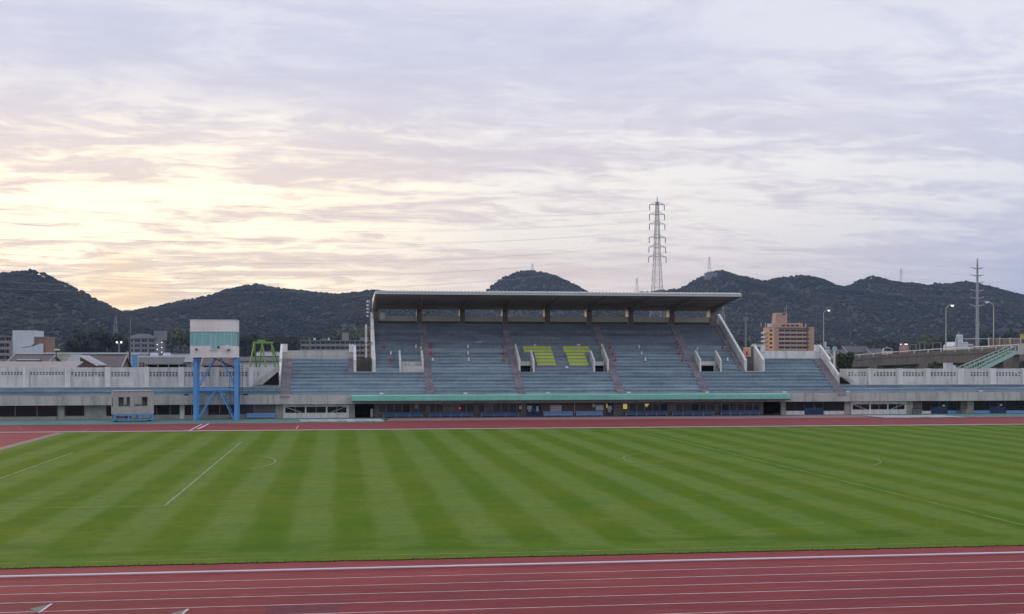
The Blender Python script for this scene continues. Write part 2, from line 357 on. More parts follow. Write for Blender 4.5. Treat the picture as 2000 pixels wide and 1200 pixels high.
def grass_mat():
    m = bpy.data.materials.new('pitch_grass'); m.use_nodes = True; t = m.node_tree; n = t.nodes; l = t.links
    b = n['Principled BSDF']; b.inputs['Roughness'].default_value = 0.95; b.inputs['Specular IOR Level'].default_value = 0.04
    g = n.new('ShaderNodeNewGeometry'); s = n.new('ShaderNodeSeparateXYZ'); l.new(g.outputs['Position'], s.inputs[0])
    def ma(op, a, bb=None):
        x = n.new('ShaderNodeMath'); x.operation = op
        for k, v in enumerate((a, bb)):
            if v is None: continue
            if isinstance(v, (int, float)): x.inputs[k].default_value = v
            else: l.new(v, x.inputs[k])
        return x.outputs[0]
    def nz(sc, st, d=6, r=0.6):
        mp = n.new('ShaderNodeMapping'); l.new(g.outputs['Position'], mp.inputs[0]); mp.inputs['Scale'].default_value = st
        x = n.new('ShaderNodeTexNoise'); l.new(mp.outputs[0], x.inputs[0]); x.inputs['Scale'].default_value = sc; x.inputs['Detail'].default_value = d; x.inputs['Roughness'].default_value = r
        return x.outputs[0]
    def mix(f, a, bb):
        x = n.new('ShaderNodeMix'); x.data_type = 'RGBA'
        if isinstance(f, (int, float)): x.inputs[0].default_value = f
        else: l.new(f, x.inputs[0])
        for k, v in ((6, a), (7, bb)):
            if isinstance(v, tuple): x.inputs[k].default_value = (*v, 1)
            else: l.new(v, x.inputs[k])
        return x.outputs[2]
    def ss(v, a, bb):
        r = n.new('ShaderNodeMapRange'); r.interpolation_type = 'SMOOTHSTEP'; l.new(v, r.inputs[0]); r.inputs[1].default_value = a; r.inputs[2].default_value = bb
        return r.outputs[0]
    # mowing stripes across the pitch: blades laid away / towards, edges wobble
    wob = ma('MULTIPLY', ma('SUBTRACT', nz(0.12, (1, 1, 1), 3), 0.5), 0.7)
    wob2 = ma('MULTIPLY', ma('SUBTRACT', nz(2.5, (1, 0.5, 1), 4), 0.5), 0.22)
    xx = ma('ADD', ma('ADD', s.outputs[0], wob), wob2)
    sn = ma('SINE', ma('MULTIPLY', ma('ADD', xx, 0.35), math.pi / 1.575))
    stripe = ss(sn, -0.60, 0.60)
    # mown ends: stripes fade at the near turning strip
    ends = ss(s.outputs[1], 39.6, 41.6)
    fade = ma('MULTIPLY', ends, ma('SUBTRACT', 1.0, ma('MULTIPLY', ss(nz(0.09, (1, 1, 1), 3), 0.35, 0.75), 0.35)))
    light = mix(ss(nz(0.25, (1, 1, 1)), 0.3, 0.7), (0.108, 0.178, 0.034), (0.134, 0.192, 0.036))
    dark = mix(ss(nz(0.25, (1, 1, 1)), 0.3, 0.7), (0.066, 0.136, 0.007), (0.098, 0.150, 0.007))
    mid = mix(0.5, light, dark)
    c = mix(fade, mid, mix(stripe, light, dark))
    # turning marks: darker scuffs along the near end
    turn = ma('MULTIPLY', ma('MULTIPLY', ss(s.outputs[1], 39.6, 40.6), ma('SUBTRACT', 1.0, ss(s.outputs[1], 41.5, 44.5))), ss(nz(0.5, (0.35, 1, 1), 4), 0.42, 0.62))
    c = mix(ma('MULTIPLY', turn, 0.55), c, (0.046, 0.108, 0.008))
    # dry, yellowish patches and cross streaks left by the mower
    c = mix(ma('MULTIPLY', ss(nz(0.10, (1, 1.2, 1), 5), 0.48, 0.72), 0.5), c, (0.135, 0.170, 0.016))
    c = mix(ma('MULTIPLY', ss(nz(0.8, (0.4, 1.0, 1), 6, 0.7), 0.46, 0.72), 0.30), c, (0.054, 0.108, 0.010))
    c = mix(ma('MULTIPLY', ss(nz(3.5, (0.7, 0.6, 1), 8, 0.8), 0.48, 0.66), 0.55), c, (0.052, 0.108, 0.010))
    c = mix(ma('MULTIPLY', ss(nz(1.4, (0.6, 0.6, 1), 8, 0.75), 0.52, 0.70), 0.40), c, (0.150, 0.20, 0.045))
    l.new(c, b.inputs['Base Color'])
    bp = n.new('ShaderNodeBump'); bp.inputs['Strength'].default_value = 0.35; bp.inputs['Distance'].default_value = 0.04
    l.new(nz(9, (1, 1, 1), 4), bp.inputs['Height']); l.new(bp.outputs[0], b.inputs['Normal'])
    M['pitch_grass'] = m
grass_mat()

# ------------------------------------------------------------------ ground, track, pitch
struct('ground', MB().quad((-2400, -200, -0.03), (2700, -200, -0.03), (2700, 3000, -0.03), (-2400, 3000, -0.03)), 'dirt')
struct('running_track', MB().quad((-90, 22, 0), (140, 22, 0), (140, 131.5, 0), (-90, 131.5, 0)), 'track_red')
KN, KF = 36.85, 108.45                       # inner kerbs of the two straights
DX = -23.25
pitch = MB()
pts = [(DX, 38.5)]
rr = random.Random(3)
x = DX
edge = []
while x < 140:
    edge.append((x, 38.45 + rr.uniform(-0.05, 0.05), 0.025)); x += 0.35
pitch.quad(*edge, (140, KF - 0.2, 0.025), (DX, KF - 0.2, 0.025))
struct('grass_pitch', pitch, 'pitch_grass')
# ragged grass fringe along the near edge
fr = MB()
for (ex, ey, ez) in edge:
    for _ in range(9):
        a = ex + rr.uniform(0, 0.35); yy = ey + rr.uniform(-0.05, 0.14); h = rr.uniform(0.03, 0.075); w = rr.uniform(0.012, 0.03); d = rr.uniform(-0.06, 0.03)
        fr.quad((a - w, yy, 0.0), (a + w, yy, 0.0), (a + rr.uniform(-0.03, 0.03), yy + d, h))
mat('fringe', (0.11, 0.17, 0.05), 0.9, (0.07, 0.11, 0.03), 1.2, 0.7)
tag(fr.build('grass_fringe', 'fringe'), kind='stuff')
struct('track_edging', MB().quad((DX - 0.8, 38.5, 0.008), (DX - 0.002, 38.5, 0.008), (DX - 0.002, KF - 0.25, 0.008), (DX - 0.8, KF - 0.25, 0.008)), 'apron_worn')
# apron in front of the stand: green, worn and green again
ay = 121.2
xa, xb = PX(742, 126), PX(1790, 126)
struct('apron', MB().quad((-90, ay, 0.004), (xa, ay, 0.004), (xa + 1.5, 131.4, 0.004), (-90, 131.4, 0.004)), 'apron_green')
struct('apron_lane', MB().quad((xa, ay + 2.8, 0.004), (xb, ay + 2.8, 0.004), (xb - 1.5, 131.4, 0.004), (xa + 1.5, 131.4, 0.004)), 'apron_worn')
struct('apron', MB().quad((xb, ay + 2, 0.004), (140, ay + 2, 0.004), (140, 131.4, 0.004), (xb - 1.5, 131.4, 0.004)), 'apron_green')

def line_rect(mb, x0, x1, y0, y1, z): mb.quad((x0, y0, z), (x1, y0, z), (x1, y1, z), (x0, y1, z))
# lane lines, near straight and back straight
for k in range(1, 9):
    m = MB(); y = KN - 0.10 - 1.22 * k
    for sx in range(-40, 70, 10): line_rect(m, sx, sx + 10, y - 0.025, y + 0.025, 0.004)
    struct('lane_line', m, 'line_white')
m = MB()
for k in range(1, 9): line_rect(m, -80, 130, KF + 1.22 * k - 0.02, KF + 1.22 * k + 0.02, 0.004)
struct('lane_line', m, 'line_faint')
def ribbon(mb, pts, w, z):
    for (a, b) in zip(pts, pts[1:]):
        d = Vector((b[0] - a[0], b[1] - a[1])); d.normalize(); nn = Vector((-d.y, d.x)) * w / 2
        mb.quad((a[0] - nn.x, a[1] - nn.y, z), (b[0] - nn.x, b[1] - nn.y, z), (b[0] + nn.x, b[1] + nn.y, z), (a[0] + nn.x, a[1] + nn.y, z))
# start and finish strokes across the back straight
m = MB(); ribbon(m, [G(368, 842.5), G(394, 829)], 0.16, 0.008); ribbon(m, [G(386, 838.5), G(408, 828)], 0.22, 0.008); ribbon(m, [G(578, 838), G(583, 832)], 0.08, 0.008)
struct('finish_line', m, 'line_white')
m = MB(); ribbon(m, [G(10, 832), G(30, 833.5), G(43, 838)], 0.07, 0.008); ribbon(m, [G(330, 832), G(372, 841)], 0.06, 0.008); ribbon(m, [G(160, 843), G(180, 836)], 0.06, 0.008)
struct('lane_mark', m, 'line_faint')
# exchange marks on the near lanes
for pts4, tri in (([(76, 1197.7), (100.8, 1180)], [(57, 1190), (75, 1197), (98, 1181)]), ([(352, 1204), (367.5, 1190)], [(332, 1199), (350, 1204), (365, 1190.5)])):
    m = MB(); ribbon(m, [G(*p) for p in pts4], 0.07, 0.010); struct('lane_mark', m, 'line_white')
    m = MB(); m.quad(*[(*G(*p), 0.006) for p in tri]); struct('lane_mark', m, 'mark_grey')
m = MB(); bx = [G(609, 1115.5), G(609, 1111.5), G(648, 1110.5), G(648, 1115)]; ribbon(m, bx, 0.04, 0.006); struct('lane_mark', m, 'line_faint')
m = MB(); x0, _ = G(519, 1190); x1, _ = G(661, 1190); line_rect(m, x0, x1, KN - 0.13 - 1.22 * 5 + 0.03, KN - 0.07 - 1.22 * 4 - 0.06, 0.003)
mat('track_patch', (0.155, 0.048, 0.060), 0.85, (0.13, 0.04, 0.05), 2.0, 0.7, spec=0.08); struct('track_patch', m, 'track_patch')
# pitch markings
PXn, YC = -7.5, 74.2
m = MB(); line_rect(m, PXn - 0.06, PXn + 0.06, 53.7, 94.6, 0.030); struct('pitch_line', m, 'line_grass')
m = MB(); line_rect(m, DX + 2, PXn - 0.06, 53.66, 53.76, 0.030); struct('pitch_line', m, 'line_worn')
m = MB(); line_rect(m, -17.87, -17.75, 66.0, 85.1, 0.030); struct('pitch_line', m, 'line_grass')
m = MB(); ribbon(m, [(-13.1 + 9.1 * math.cos(a), YC + 1.5 + 9.1 * math.sin(a)) for a in np.linspace(-0.60, 0.60, 20)], 0.10, 0.030); struct('pitch_line', m, 'line_grass')
m = MB(); line_rect(m, DX + 1, 25.8, 39.24, 39.34, 0.030); line_rect(m, 25.8, 100, 39.24, 39.34, 0.030); struct('touch_line', m, 'line_worn')
m = MB(); line_rect(m, 25.55, 25.67, 39.34, 66, 0.030); line_rect(m, 25.55, 25.67, 66, 107.5, 0.030); struct('pitch_line', m, 'line_worn')
m = MB(); ribbon(m, [(25.4 + 7.9 * math.cos(a), YC - 0.4 + 7.9 * math.sin(a)) for a in np.linspace(0, 2 * math.pi, 60)], 0.10, 0.030); struct('centre_circle', m, 'line_worn')
# raised white kerbs
for (yy, lab) in ((KN, 'long white tubular kerb rail between the red lanes and the grass, close to the camera'), (KF, 'thin white kerb rail along the far edge of the grass by the grandstand')):
    k = MB(); x = -70.0
    k.bar((-75, yy, 0.05), (130, yy, 0.05), 0.030 if yy < 50 else 0.026, 8)
    o = k.build('track_kerb', 'kerb_white'); tag(o, lab, 'kerb')
    f = MB()
    for i in range(-6, 27): f.box(i * 3.0 - 0.06, i * 3.0 + 0.06, yy - 0.03, yy + 0.03, 0.0, 0.012)
    f.build('kerb_foot', 'steel_dark', o)

# ------------------------------------------------------------------ haze: one closed box of thin air
hz_ = MB().box(-2450, 2750, -250, 3050, -1.1, 330)
hm = bpy.data.materials.new('thin_air'); hm.use_nodes = True
for n_ in list(hm.node_tree.nodes): hm.node_tree.nodes.remove(n_)
pv = hm.node_tree.nodes.new('ShaderNodeVolumePrincipled'); pv.inputs['Density'].default_value = 1.0e-4; pv.inputs['Color'].default_value = (0.50, 0.68, 1.0, 1); pv.inputs['Anisotropy'].default_value = 0.0
ho = hm.node_tree.nodes.new('ShaderNodeOutputMaterial'); hm.node_tree.links.new(pv.outputs[0], ho.inputs['Volume'])
tag(hz_.build('haze', hm), kind='stuff')

# ------------------------------------------------------------------ wooded hills
def fbm(x, y, seed, base, octv=5):
    g = np.random.default_rng(seed); out = np.zeros_like(x); amp = 1.0
    for o in range(octv):
        for _ in range(3):
            a = g.uniform(0, 2 * math.pi); ph = g.uniform(0, 6.28); k = 2 * math.pi / base * g.uniform(0.7, 1.4)
            out += amp * np.sin((x * math.cos(a) + y * math.sin(a)) * k + ph + 1.3 * np.sin((x * math.sin(a) - y * math.cos(a)) * k * 0.7 + ph))
        base /= 2; amp *= 0.5
    return out / 4.0
ICO = None
def ico():
    p = (1 + 5 ** 0.5) / 2
    v = np.array([(-1, p, 0), (1, p, 0), (-1, -p, 0), (1, -p, 0), (0, -1, p), (0, 1, p), (0, -1, -p), (0, 1, -p), (p, 0, -1), (p, 0, 1), (-p, 0, -1), (-p, 0, 1)], float)
    v /= np.linalg.norm(v[0])
    f = np.array([(0, 11, 5), (0, 5, 1), (0, 1, 7), (0, 7, 10), (0, 10, 11), (1, 5, 9), (5, 11, 4), (11, 10, 2), (10, 7, 6), (7, 1, 8), (3, 9, 4), (3, 4, 2), (3, 2, 6), (3, 6, 8), (3, 8, 9), (4, 9, 5), (2, 4, 11), (6, 2, 10), (8, 6, 7), (9, 8, 1)])
    return v, f
def ico2():
    v, f = ico(); v = list(map(tuple, v)); cache = {}; nf = []
    def md(a, b):
        k = (min(a, b), max(a, b))
        if k not in cache:
            q = np.array(v[a]) + np.array(v[b]); q /= np.linalg.norm(q); v.append(tuple(q)); cache[k] = len(v) - 1
        return cache[k]
    for a, b, c in f:
        ab, bc, ca = md(a, b), md(b, c), md(c, a); nf += [(a, ab, ca), (b, bc, ab), (c, ca, bc), (ab, bc, ca)]
    return np.array(v), np.array(nf)
def blob_mesh(name, centers, radii, m, squash=0.9, jit=0.25, fine=False):
    v, f = ico2() if fine else ico()
    n = len(centers); nv = len(v)
    ang = rng.uniform(0, 6.28, n); ca, sa = np.cos(ang), np.sin(ang)
    V = np.repeat(v[None], n, 0) * (1 + rng.uniform(-jit, jit, (n, nv, 1)))
    X = V[:, :, 0] * ca[:, None] - V[:, :, 1] * sa[:, None]; Y = V[:, :, 0] * sa[:, None] + V[:, :, 1] * ca[:, None]
    V = np.stack([X, Y, V[:, :, 2] * squash], 2) * radii[:, None, None] + centers[:, None, :]
    Fc = (f[None] + (np.arange(n) * nv)[:, None, None]).reshape(-1, 3)
    me = bpy.data.meshes.new(name); V = V.reshape(-1, 3)
    me.vertices.add(len(V)); me.vertices.foreach_set('co', V.astype(np.float32).ravel())
    me.loops.add(len(Fc) * 3); me.loops.foreach_set('vertex_index', Fc.astype(np.int32).ravel())
    me.polygons.add(len(Fc)); me.polygons.foreach_set('loop_start', np.arange(0, len(Fc) * 3, 3, dtype=np.int32))
    me.update(calc_edges=True); me.validate(); me.shade_smooth(); me.materials.append(M[m])
    o = bpy.data.objects.new(name, me); col.objects.link(o); return o
HILLF = []
def hill(prof, Yr, D, seed, spacing, rad):
    px = np.array([p[0] for p in prof], float); py = np.array([p[1] for p in prof], float)
    u = (px - 1000) / F; t = Yr / (CS - u * SN); Xs = t * (SN + u * CS); Zs = CH + t * (700 - py) / F - rad * 1.2
    x0, x1 = Xs[0], Xs[-1]
    def height(X, Y):
        # spurs run down towards the town: the ridge line bends with noise, falls off in front and behind
        sh = 60 * fbm(X, Y * 0.3, seed, 420, 3)
        xe = X + 0.0 * Y
        zr = np.interp(xe, Xs, Zs)
        d = (Yr + sh * (np.abs(Y - Yr) / (np.abs(Y - Yr) + 60)) - Y)
        s = np.clip(d / D, -1, 1)
        g = np.where(s >= 0, 0.5 + 0.5 * np.cos(math.pi * np.clip(s, 0, 1)), 1 - 0.97 * np.clip(-s * 5.0, 0, 1))
        g = np.where(s >= 0, 0.35 * g + 0.65 * (1 - np.clip(s, 0, 1)), g)
        fn = fbm(X, Y * 0.45, seed + 5, 130, 4) * 15 * np.clip(np.abs(s) * 3, 0, 1) * (g > 0.02)
        return np.maximum(zr * g + fn * g, -1.0)
    nx, ny = 110, 50
    gx = np.linspace(x0, x1, nx); gy = np.linspace(Yr - D, Yr + D * 0.6, ny)
    X, Y = np.meshgrid(gx, gy); Z = height(X, Y)
    V = np.stack([X, Y, Z], 2).reshape(-1, 3); f = []
    for j in range(ny - 1):
        for i in range(nx - 1):
            a = j * nx + i; f.append((a, a + 1, a + nx + 1, a + nx))
    me = bpy.data.meshes.new('hill'); me.from_pydata([tuple(p) for p in V], [], f); me.shade_smooth(); me.materials.append(M['hill_soil'])
    o = bpy.data.objects.new('hill', me); col.objects.link(o); tag(o, kind='structure')
    # tree crowns, front slope and crest only
    n = int((x1 - x0) * (D * 1.05) / spacing ** 2)
    tx = rng.uniform(x0, x1, n); ty = Yr - D + rng.uniform(0, 1, n) ** 0.8 * (D * 1.06)
    tz = height(tx, ty); r = rad * rng.uniform(0.6, 1.35, n)
    crest = np.abs(ty - Yr) < 40
    keep = tz > 1
    tx, ty, tz, r, crest = tx[keep], ty[keep], tz[keep], r[keep], crest[keep]
    C = np.stack([tx, ty, tz + r * 0.55], 1)
    o1 = blob_mesh('hillside_forest', C[~crest], r[~crest], 'forest', 0.55, 0.34)
    tag(o1, kind='stuff')
    o2 = blob_mesh('hillside_forest', C[crest], r[crest] * 0.9, 'forest', 0.85, 0.3, True); tag(o2, kind='stuff')
    HILLF.append(height)
hill([(-420, 640), (-250, 580), (-100, 545), (0, 533), (30, 530), (60, 527), (80, 530), (110, 544), (150, 563), (190, 584), (225, 602), (250, 614), (300, 642), (360, 680), (400, 698)], 1500, 430, 11, 3.9, 2.0)
hill([(120, 690), (180, 635), (230, 608), (260, 606), (300, 599), (360, 586), (400, 579), (440, 566), (480, 557), (500, 554), (540, 562), (580, 566), (620, 571), (660, 574), (700, 570), (730, 566), (790, 576), (900, 604), (1000, 640), (1060, 690)], 1750, 520, 23, 4.4, 2.3)
hill([(860, 690), (905, 610), (940, 578), (960, 557), (985, 541), (1010, 530), (1040, 528), (1075, 535), (1110, 550), (1150, 572), (1200, 600), (1260, 640), (1300, 690)], 2050, 420, 37, 4.8, 2.4)
hill([(1080, 690), (1150, 612), (1200, 588), (1244, 571), (1290, 567), (1330, 562), (1360, 545), (1385, 532), (1405, 527), (1430, 535), (1460, 540), (1487, 548), (1515, 543), (1540, 540), (1562, 536), (1585, 545), (1605, 556), (1622, 558), (1645, 562), (1660, 556), (1680, 545), (1700, 539), (1720, 543), (1740, 553), (1756, 563), (1768, 557), (1780, 551), (1793, 556), (1806, 561), (1822, 553), (1850, 554), (1885, 549), (1910, 556), (1950, 570), (2000, 584), (2100, 612), (2250, 650), (2350, 690)], 1850, 620, 51, 4.6, 2.3)

# ------------------------------------------------------------------ grandstand
YW, YP = 131.2, 130.4                 # ground-floor wall, parapet front
Y0, RUN, RISE, Z0 = 130.66, 0.67, 0.375, 2.2
def rowY(i): return Y0 + RUN * i
def rowZ(i): return Z0 + RISE * (i + 1)
XL, XR = PX(-70, 132), PX(2070, 132)
gs = thing('grandstand', 'long grey concrete grandstand of faded blue terraces under a flat cantilever roof', 'grandstand', (20, 131, 0))
MAIN0, MAIN1 = 3.75, 45.95
WL0, WR1 = -6.45, 56.15
AIS = [9.45, 19.35, 30.43, 40.1]
AW = 0.43
def terrace(i, a, b, m='terrace_blue'):
    if b - a < 0.05: return
    y, z = rowY(i), rowZ(i); q = MB()
    q.box(a, b, y, y + 0.80, z - 0.13, z); q.box(a, b, y + 0.07, y + 0.80, z - 0.42, z - 0.131)
    q.build('terrace_row', m, gs)
def aisle(i, a, b):
    y, z = rowY(i), rowZ(i); q = MB()
    q.box(a, b, y + 0.02, y + 0.80, z - 0.42, z - 0.004); q.box(a, b, y - 0.30, y + 0.02, z - 0.42, z - 0.19)
    q.build('aisle_step', 'aisle_red', gs)
VOM = [(PX(783.5, 135.6), PX(827, 135.6) - 0.18, 10, 10), (PX(1016, 135.6), PX(1043, 135.6) - 0.18, 12, 10), (PX(1161.5, 135.6), PX(1188, 135.6) - 0.18, 10, 12), (PX(1368.5, 135.6), PX(1408, 135.6) - 0.18, 10, 10)]
def spans(a, b, cuts):
    out = []; c = a
    for (p, q) in sorted(cuts):
        if q <= c or p >= b: continue
        if p > c: out.append((c, min(p, b)))
        c = max(c, q)
    if c < b: out.append((c, b))
    return out
for i in range(22):
    cuts = [(x - AW, x + AW) for x in AIS]
    if i < 7: a, b = WL0 + 1.05, WR1 - 1.0
    else: a, b = MAIN0, MAIN1 - 0.55
    if 7 <= i <= 9: cuts += [(p, q) for p, q, _, _ in VOM]
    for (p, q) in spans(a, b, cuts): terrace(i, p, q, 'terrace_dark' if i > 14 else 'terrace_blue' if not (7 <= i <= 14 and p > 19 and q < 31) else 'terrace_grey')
    for x in AIS: aisle(i, x - AW, x + AW)
    if i < 7: aisle(i, WL0, WL0 + 1.05); aisle(i, WR1 - 1.0, WR1)
    else: aisle(i, MAIN1 - 0.55, MAIN1)
    if 7 <= i < 11:
        aisle(i, WL0, WL0 + 1.05); terrace(i, WL0 + 1.05, 0.75); aisle(i, 0.75, 1.3)
        terrace(i, 48.45, WR1 - 1.0); aisle(i, WR1 - 1.0, WR1)
    if i < 3:
        terrace(i, XL, WL0 - 0.002); terrace(i, WR1 + 0.002, XR)
def slope_wall(x0, x1, i0, i1, h, name='side_wall', m='white_paint', back=0.0):
    """wall that follows the terraces from row i0 to row i1, h above the noses"""
    ya, yb = rowY(i0) - 0.02, rowY(i1) + back
    za, zb = rowZ(i0), rowZ(i1) + back * RISE / RUN
    MB().prism([(ya, za - RISE - 0.05), (ya, za + h - RISE), (yb, zb + h - RISE), (yb, za - RISE - 0.05)], 'x', x0, x1).build(name, m, gs)
slope_wall(3.42, 3.73, 7, 22, 1.35); slope_wall(MAIN1 + 0.02, MAIN1 + 0.32, 7, 22, 1.35)
slope_wall(1.32, 1.62, 7, 11, 1.35, back=0.3); slope_wall(48.12, 48.42, 7, 11, 1.35, back=0.3)
for xw in (WL0 - 0.27, WR1 + 0.02):
    slope_wall(xw, xw + 0.25, 3, 7, 1.15); slope_wall(xw, xw + 0.25, 7, 11, 1.45, back=0.3)
# wing back walls and their end posts
zt = 7.22
for (a, b) in ((WL0, 1.30), (48.44, WR1)):
    MB().box(a, b, rowY(11) + 0.02, rowY(11) + 0.3, 5.6, zt).build('back_wall', 'concrete' if a < 0 else 'white_paint', gs)
for xw in (WL0 - 0.05, 0.82, 48.9, WR1 - 0.55):
    MB().prism([(xw, zt - 0.2), (xw, 7.95), (xw + 0.22, 7.95), (xw + 0.27, 7.80), (xw + 0.32, 7.95), (xw + 0.52, 7.95), (xw + 0.52, zt - 0.2)], 'y', rowY(11) - 0.06, rowY(11) + 0.34).build('end_post', 'white_paint', gs)
# vomitories
for k, (a, b, ie, ie2) in enumerate(VOM):
    slope_wall(a - 0.2, a - 0.002, 7, ie, 1.3, 'stairwell_wall'); slope_wall(b + 0.002, b + 0.2, 7, ie2, 1.3, 'stairwell_wall')
    yb = rowY(10) - 0.02
    zb = rowZ(9)
    MB().box(a, b, yb - 0.3, yb, zb - 0.45, zb + 0.02).build('stairwell_beam', 'white_paint', gs)
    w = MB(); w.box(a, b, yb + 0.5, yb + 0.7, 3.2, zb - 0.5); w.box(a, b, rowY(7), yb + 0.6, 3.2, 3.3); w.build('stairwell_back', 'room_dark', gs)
    if k in (1, 2):
        q = MB(); q.bar((a + 0.05, rowY(7) + 0.3, 5.15), (b - 0.05, rowY(7) + 0.3, 5.15), 0.02)
        for j in range(9): xx = a + 0.1 + (b - a - 0.2) * j / 8; q.bar((xx, rowY(7) + 0.3, 4.7), (xx, rowY(7) + 0.3, 5.15), 0.012)
        q.build('stairwell_gate', 'steel_dark', gs)
    if k == 3:
        MB().bar((a + 0.05, rowY(7) + 0.4, 5.55), (b - 0.05, rowY(7) + 0.45, 5.62), 0.03).build('handrail', 'steel_grey', gs)
MB().box(VOM[0][0] + 0.02, VOM[0][1] - 0.25, rowY(7) + 0.15, rowY(7) + 0.22, 4.6, 5.5).build('closing_board', 'cream_paint', gs)
MB().box(VOM[0][1] - 0.24, VOM[0][1] - 0.02, rowY(7) + 0.17, rowY(7) + 0.24, 4.6, 5.48).build('closing_board', 'white_paint', gs)
# white sills at the two stair gaps
for (a, b) in ((1.62, 3.42), (MAIN1 + 0.32, 48.12)): MB().box(a, b, rowY(7), rowY(7) + 0.5, 4.6, rowZ(6) + 0.03).build('gap_sill', 'white_paint', gs)
# stand body under the terraces
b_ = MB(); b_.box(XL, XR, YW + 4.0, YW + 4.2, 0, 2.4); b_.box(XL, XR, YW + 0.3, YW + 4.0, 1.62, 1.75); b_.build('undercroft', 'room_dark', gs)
pn = int((XR - XL) / 5.16)
for k in range(pn):
    a = XL + (XR - XL) * k / pn; b = XL + (XR - XL) * (k + 1) / pn
    MB().box(a + 0.012, b - 0.012, YP, YP + 0.25, 1.50, 2.46).build('parapet_panel', 'concrete', gs)
MB().box(XL, XR, YP + 0.02, YP + 0.24, 1.52, 2.44).build('parapet_core', 'dark_concrete', gs)
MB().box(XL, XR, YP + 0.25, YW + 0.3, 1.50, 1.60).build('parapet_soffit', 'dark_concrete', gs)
# back beam, columns, roof
CX = [3.99 + 5.16 * k for k in range(9)]
YB = rowY(22)
bz0, bz1 = 10.78, 11.40
for a, b in zip(CX, CX[1:]): MB().box(a + 0.30, b - 0.30, YB + 0.05, YB + 0.30, bz0, bz1).build('back_beam', 'beam', gs)
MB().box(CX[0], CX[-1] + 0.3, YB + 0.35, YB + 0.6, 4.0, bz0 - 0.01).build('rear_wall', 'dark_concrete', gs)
RY0, RY1 = 134.5, YB + 1.7
def soff(y):
    s = (y - RY0) / (YB - RY0); return 13.42 - 1.02 * s ** 1.3
for k, cx in enumerate(CX):
    MB().prism([(YB - 0.15, 10.2), (YB + 2.0, 10.2), (YB + 1.15, 12.6), (YB - 0.10, 12.6)], 'x', cx - 0.26, cx + 0.26).build('column', 'column_cream', gs)
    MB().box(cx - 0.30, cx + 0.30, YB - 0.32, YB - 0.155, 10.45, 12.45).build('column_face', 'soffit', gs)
    pr = [(RY0 + 0.3, soff(RY0 + 0.3) + 0.02)]
    for j in range(1, 10):
        s = j / 9; y = RY0 + 0.3 + (YB - 0.16 - RY0 - 0.3) * s
        pr.append((y, soff(y) - 0.10 - 0.42 * s ** 2.2))
    pr += [(YB - 0.16, soff(YB) + 0.3), (RY0 + 0.3, 13.5)]
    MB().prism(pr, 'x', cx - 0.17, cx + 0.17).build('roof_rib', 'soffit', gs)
rx0, rx1 = 3.80, 45.30
ys = np.linspace(RY0 + 0.02, YB + 1.6, 12)
low = [(y, soff(y)) for y in ys]; top = [(y, 13.60 - 0.025 * (y - RY0)) for y in ys[::-1]]
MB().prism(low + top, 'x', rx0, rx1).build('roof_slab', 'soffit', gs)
MB().box(rx0 - 0.03, rx1 + 0.03, RY0 - 0.10, RY0, 13.40, 13.74).build('roof_fascia', 'roof_metal', gs)
# corrugated sheets on top: one ribbed sheet mesh per bay
for k in range(8):
    a = rx0 + (rx1 - rx0) * k / 8; b = rx0 + (rx1 - rx0) * (k + 1) / 8; q = MB(); n = 13; w = (b - a) / n
    for j in range(n):
        c = a + j * w
        q.prism([(c + 0.003, 13.64), (c + w * 0.28, 13.83), (c + w * 0.55, 13.83), (c + w * 0.83, 13.64), (c + w - 0.003, 13.62)], 'y', RY0 - 0.22, YB + 1.7)
    q.build('roof_sheet', 'roof_metal', gs)
MB().prism([(RY0 - 0.1, 13.70), (RY0 - 0.1, 13.40), (RY0 + 3, 13.25), (YB + 1.6, 12.35), (YB + 1.6, 13.4)], 'x', rx0 - 0.16, rx0 - 0.035).build('roof_verge', 'roof_metal', gs)
# lattice posts and white box under the roof at the end bay
q = MB()
for xx in (5.6,): q.bar((xx, YB + 0.1, 10.9), (xx, YB + 0.1, 12.5), 0.05)
q.build('roof_prop', 'steel_dark', gs)
MB().box(4.5, 5.1, YB - 0.25, YB + 0.02, 10.95, 11.75).build('control_box', 'column_cream', gs)
# ladder on the end wall
q = MB()
for xx in (3.28, 3.62):
    q.bar((xx, 143.9, 10.4), (xx, 143.9, 13.1), 0.03)
for j in range(9): q.bar((3.28, 143.9, 10.6 + j * 0.28), (3.62, 143.9, 10.6 + j * 0.28), 0.02)
q.build('ladder', 'steel_grey', gs)
q = MB()
for j in range(5): q.lathe((3.05, 144.2, 11.2 + j * 0.42), [(0.10, 0), (0.17, 0.05), (0.14, 0.2), (0.06, 0.24)], 6)
q.build('horn_speaker', 'white_paint', gs)
MB().box(2.75, 2.98, 144.3, 144.6, 5.0, 10.3).build('end_pier', 'white_paint', gs)

# green canopy over the dressing rooms
XC0, XC1 = PX(687, 129), PX(1546, 129)
MB().prism([(129.10, 1.86), (129.05, 2.38), (129.12, 2.38), (YP - 0.003, 2.44), (YP - 0.003, 2.30), (129.2, 1.86)], 'x', XC0, XC1).build('canopy', 'mint_fascia', gs)
MB().box(XC0 + 0.05, XC1 - 0.05, 129.25, YP - 0.004, 1.72, 1.84).build('canopy_underside', 'dark_concrete', gs)
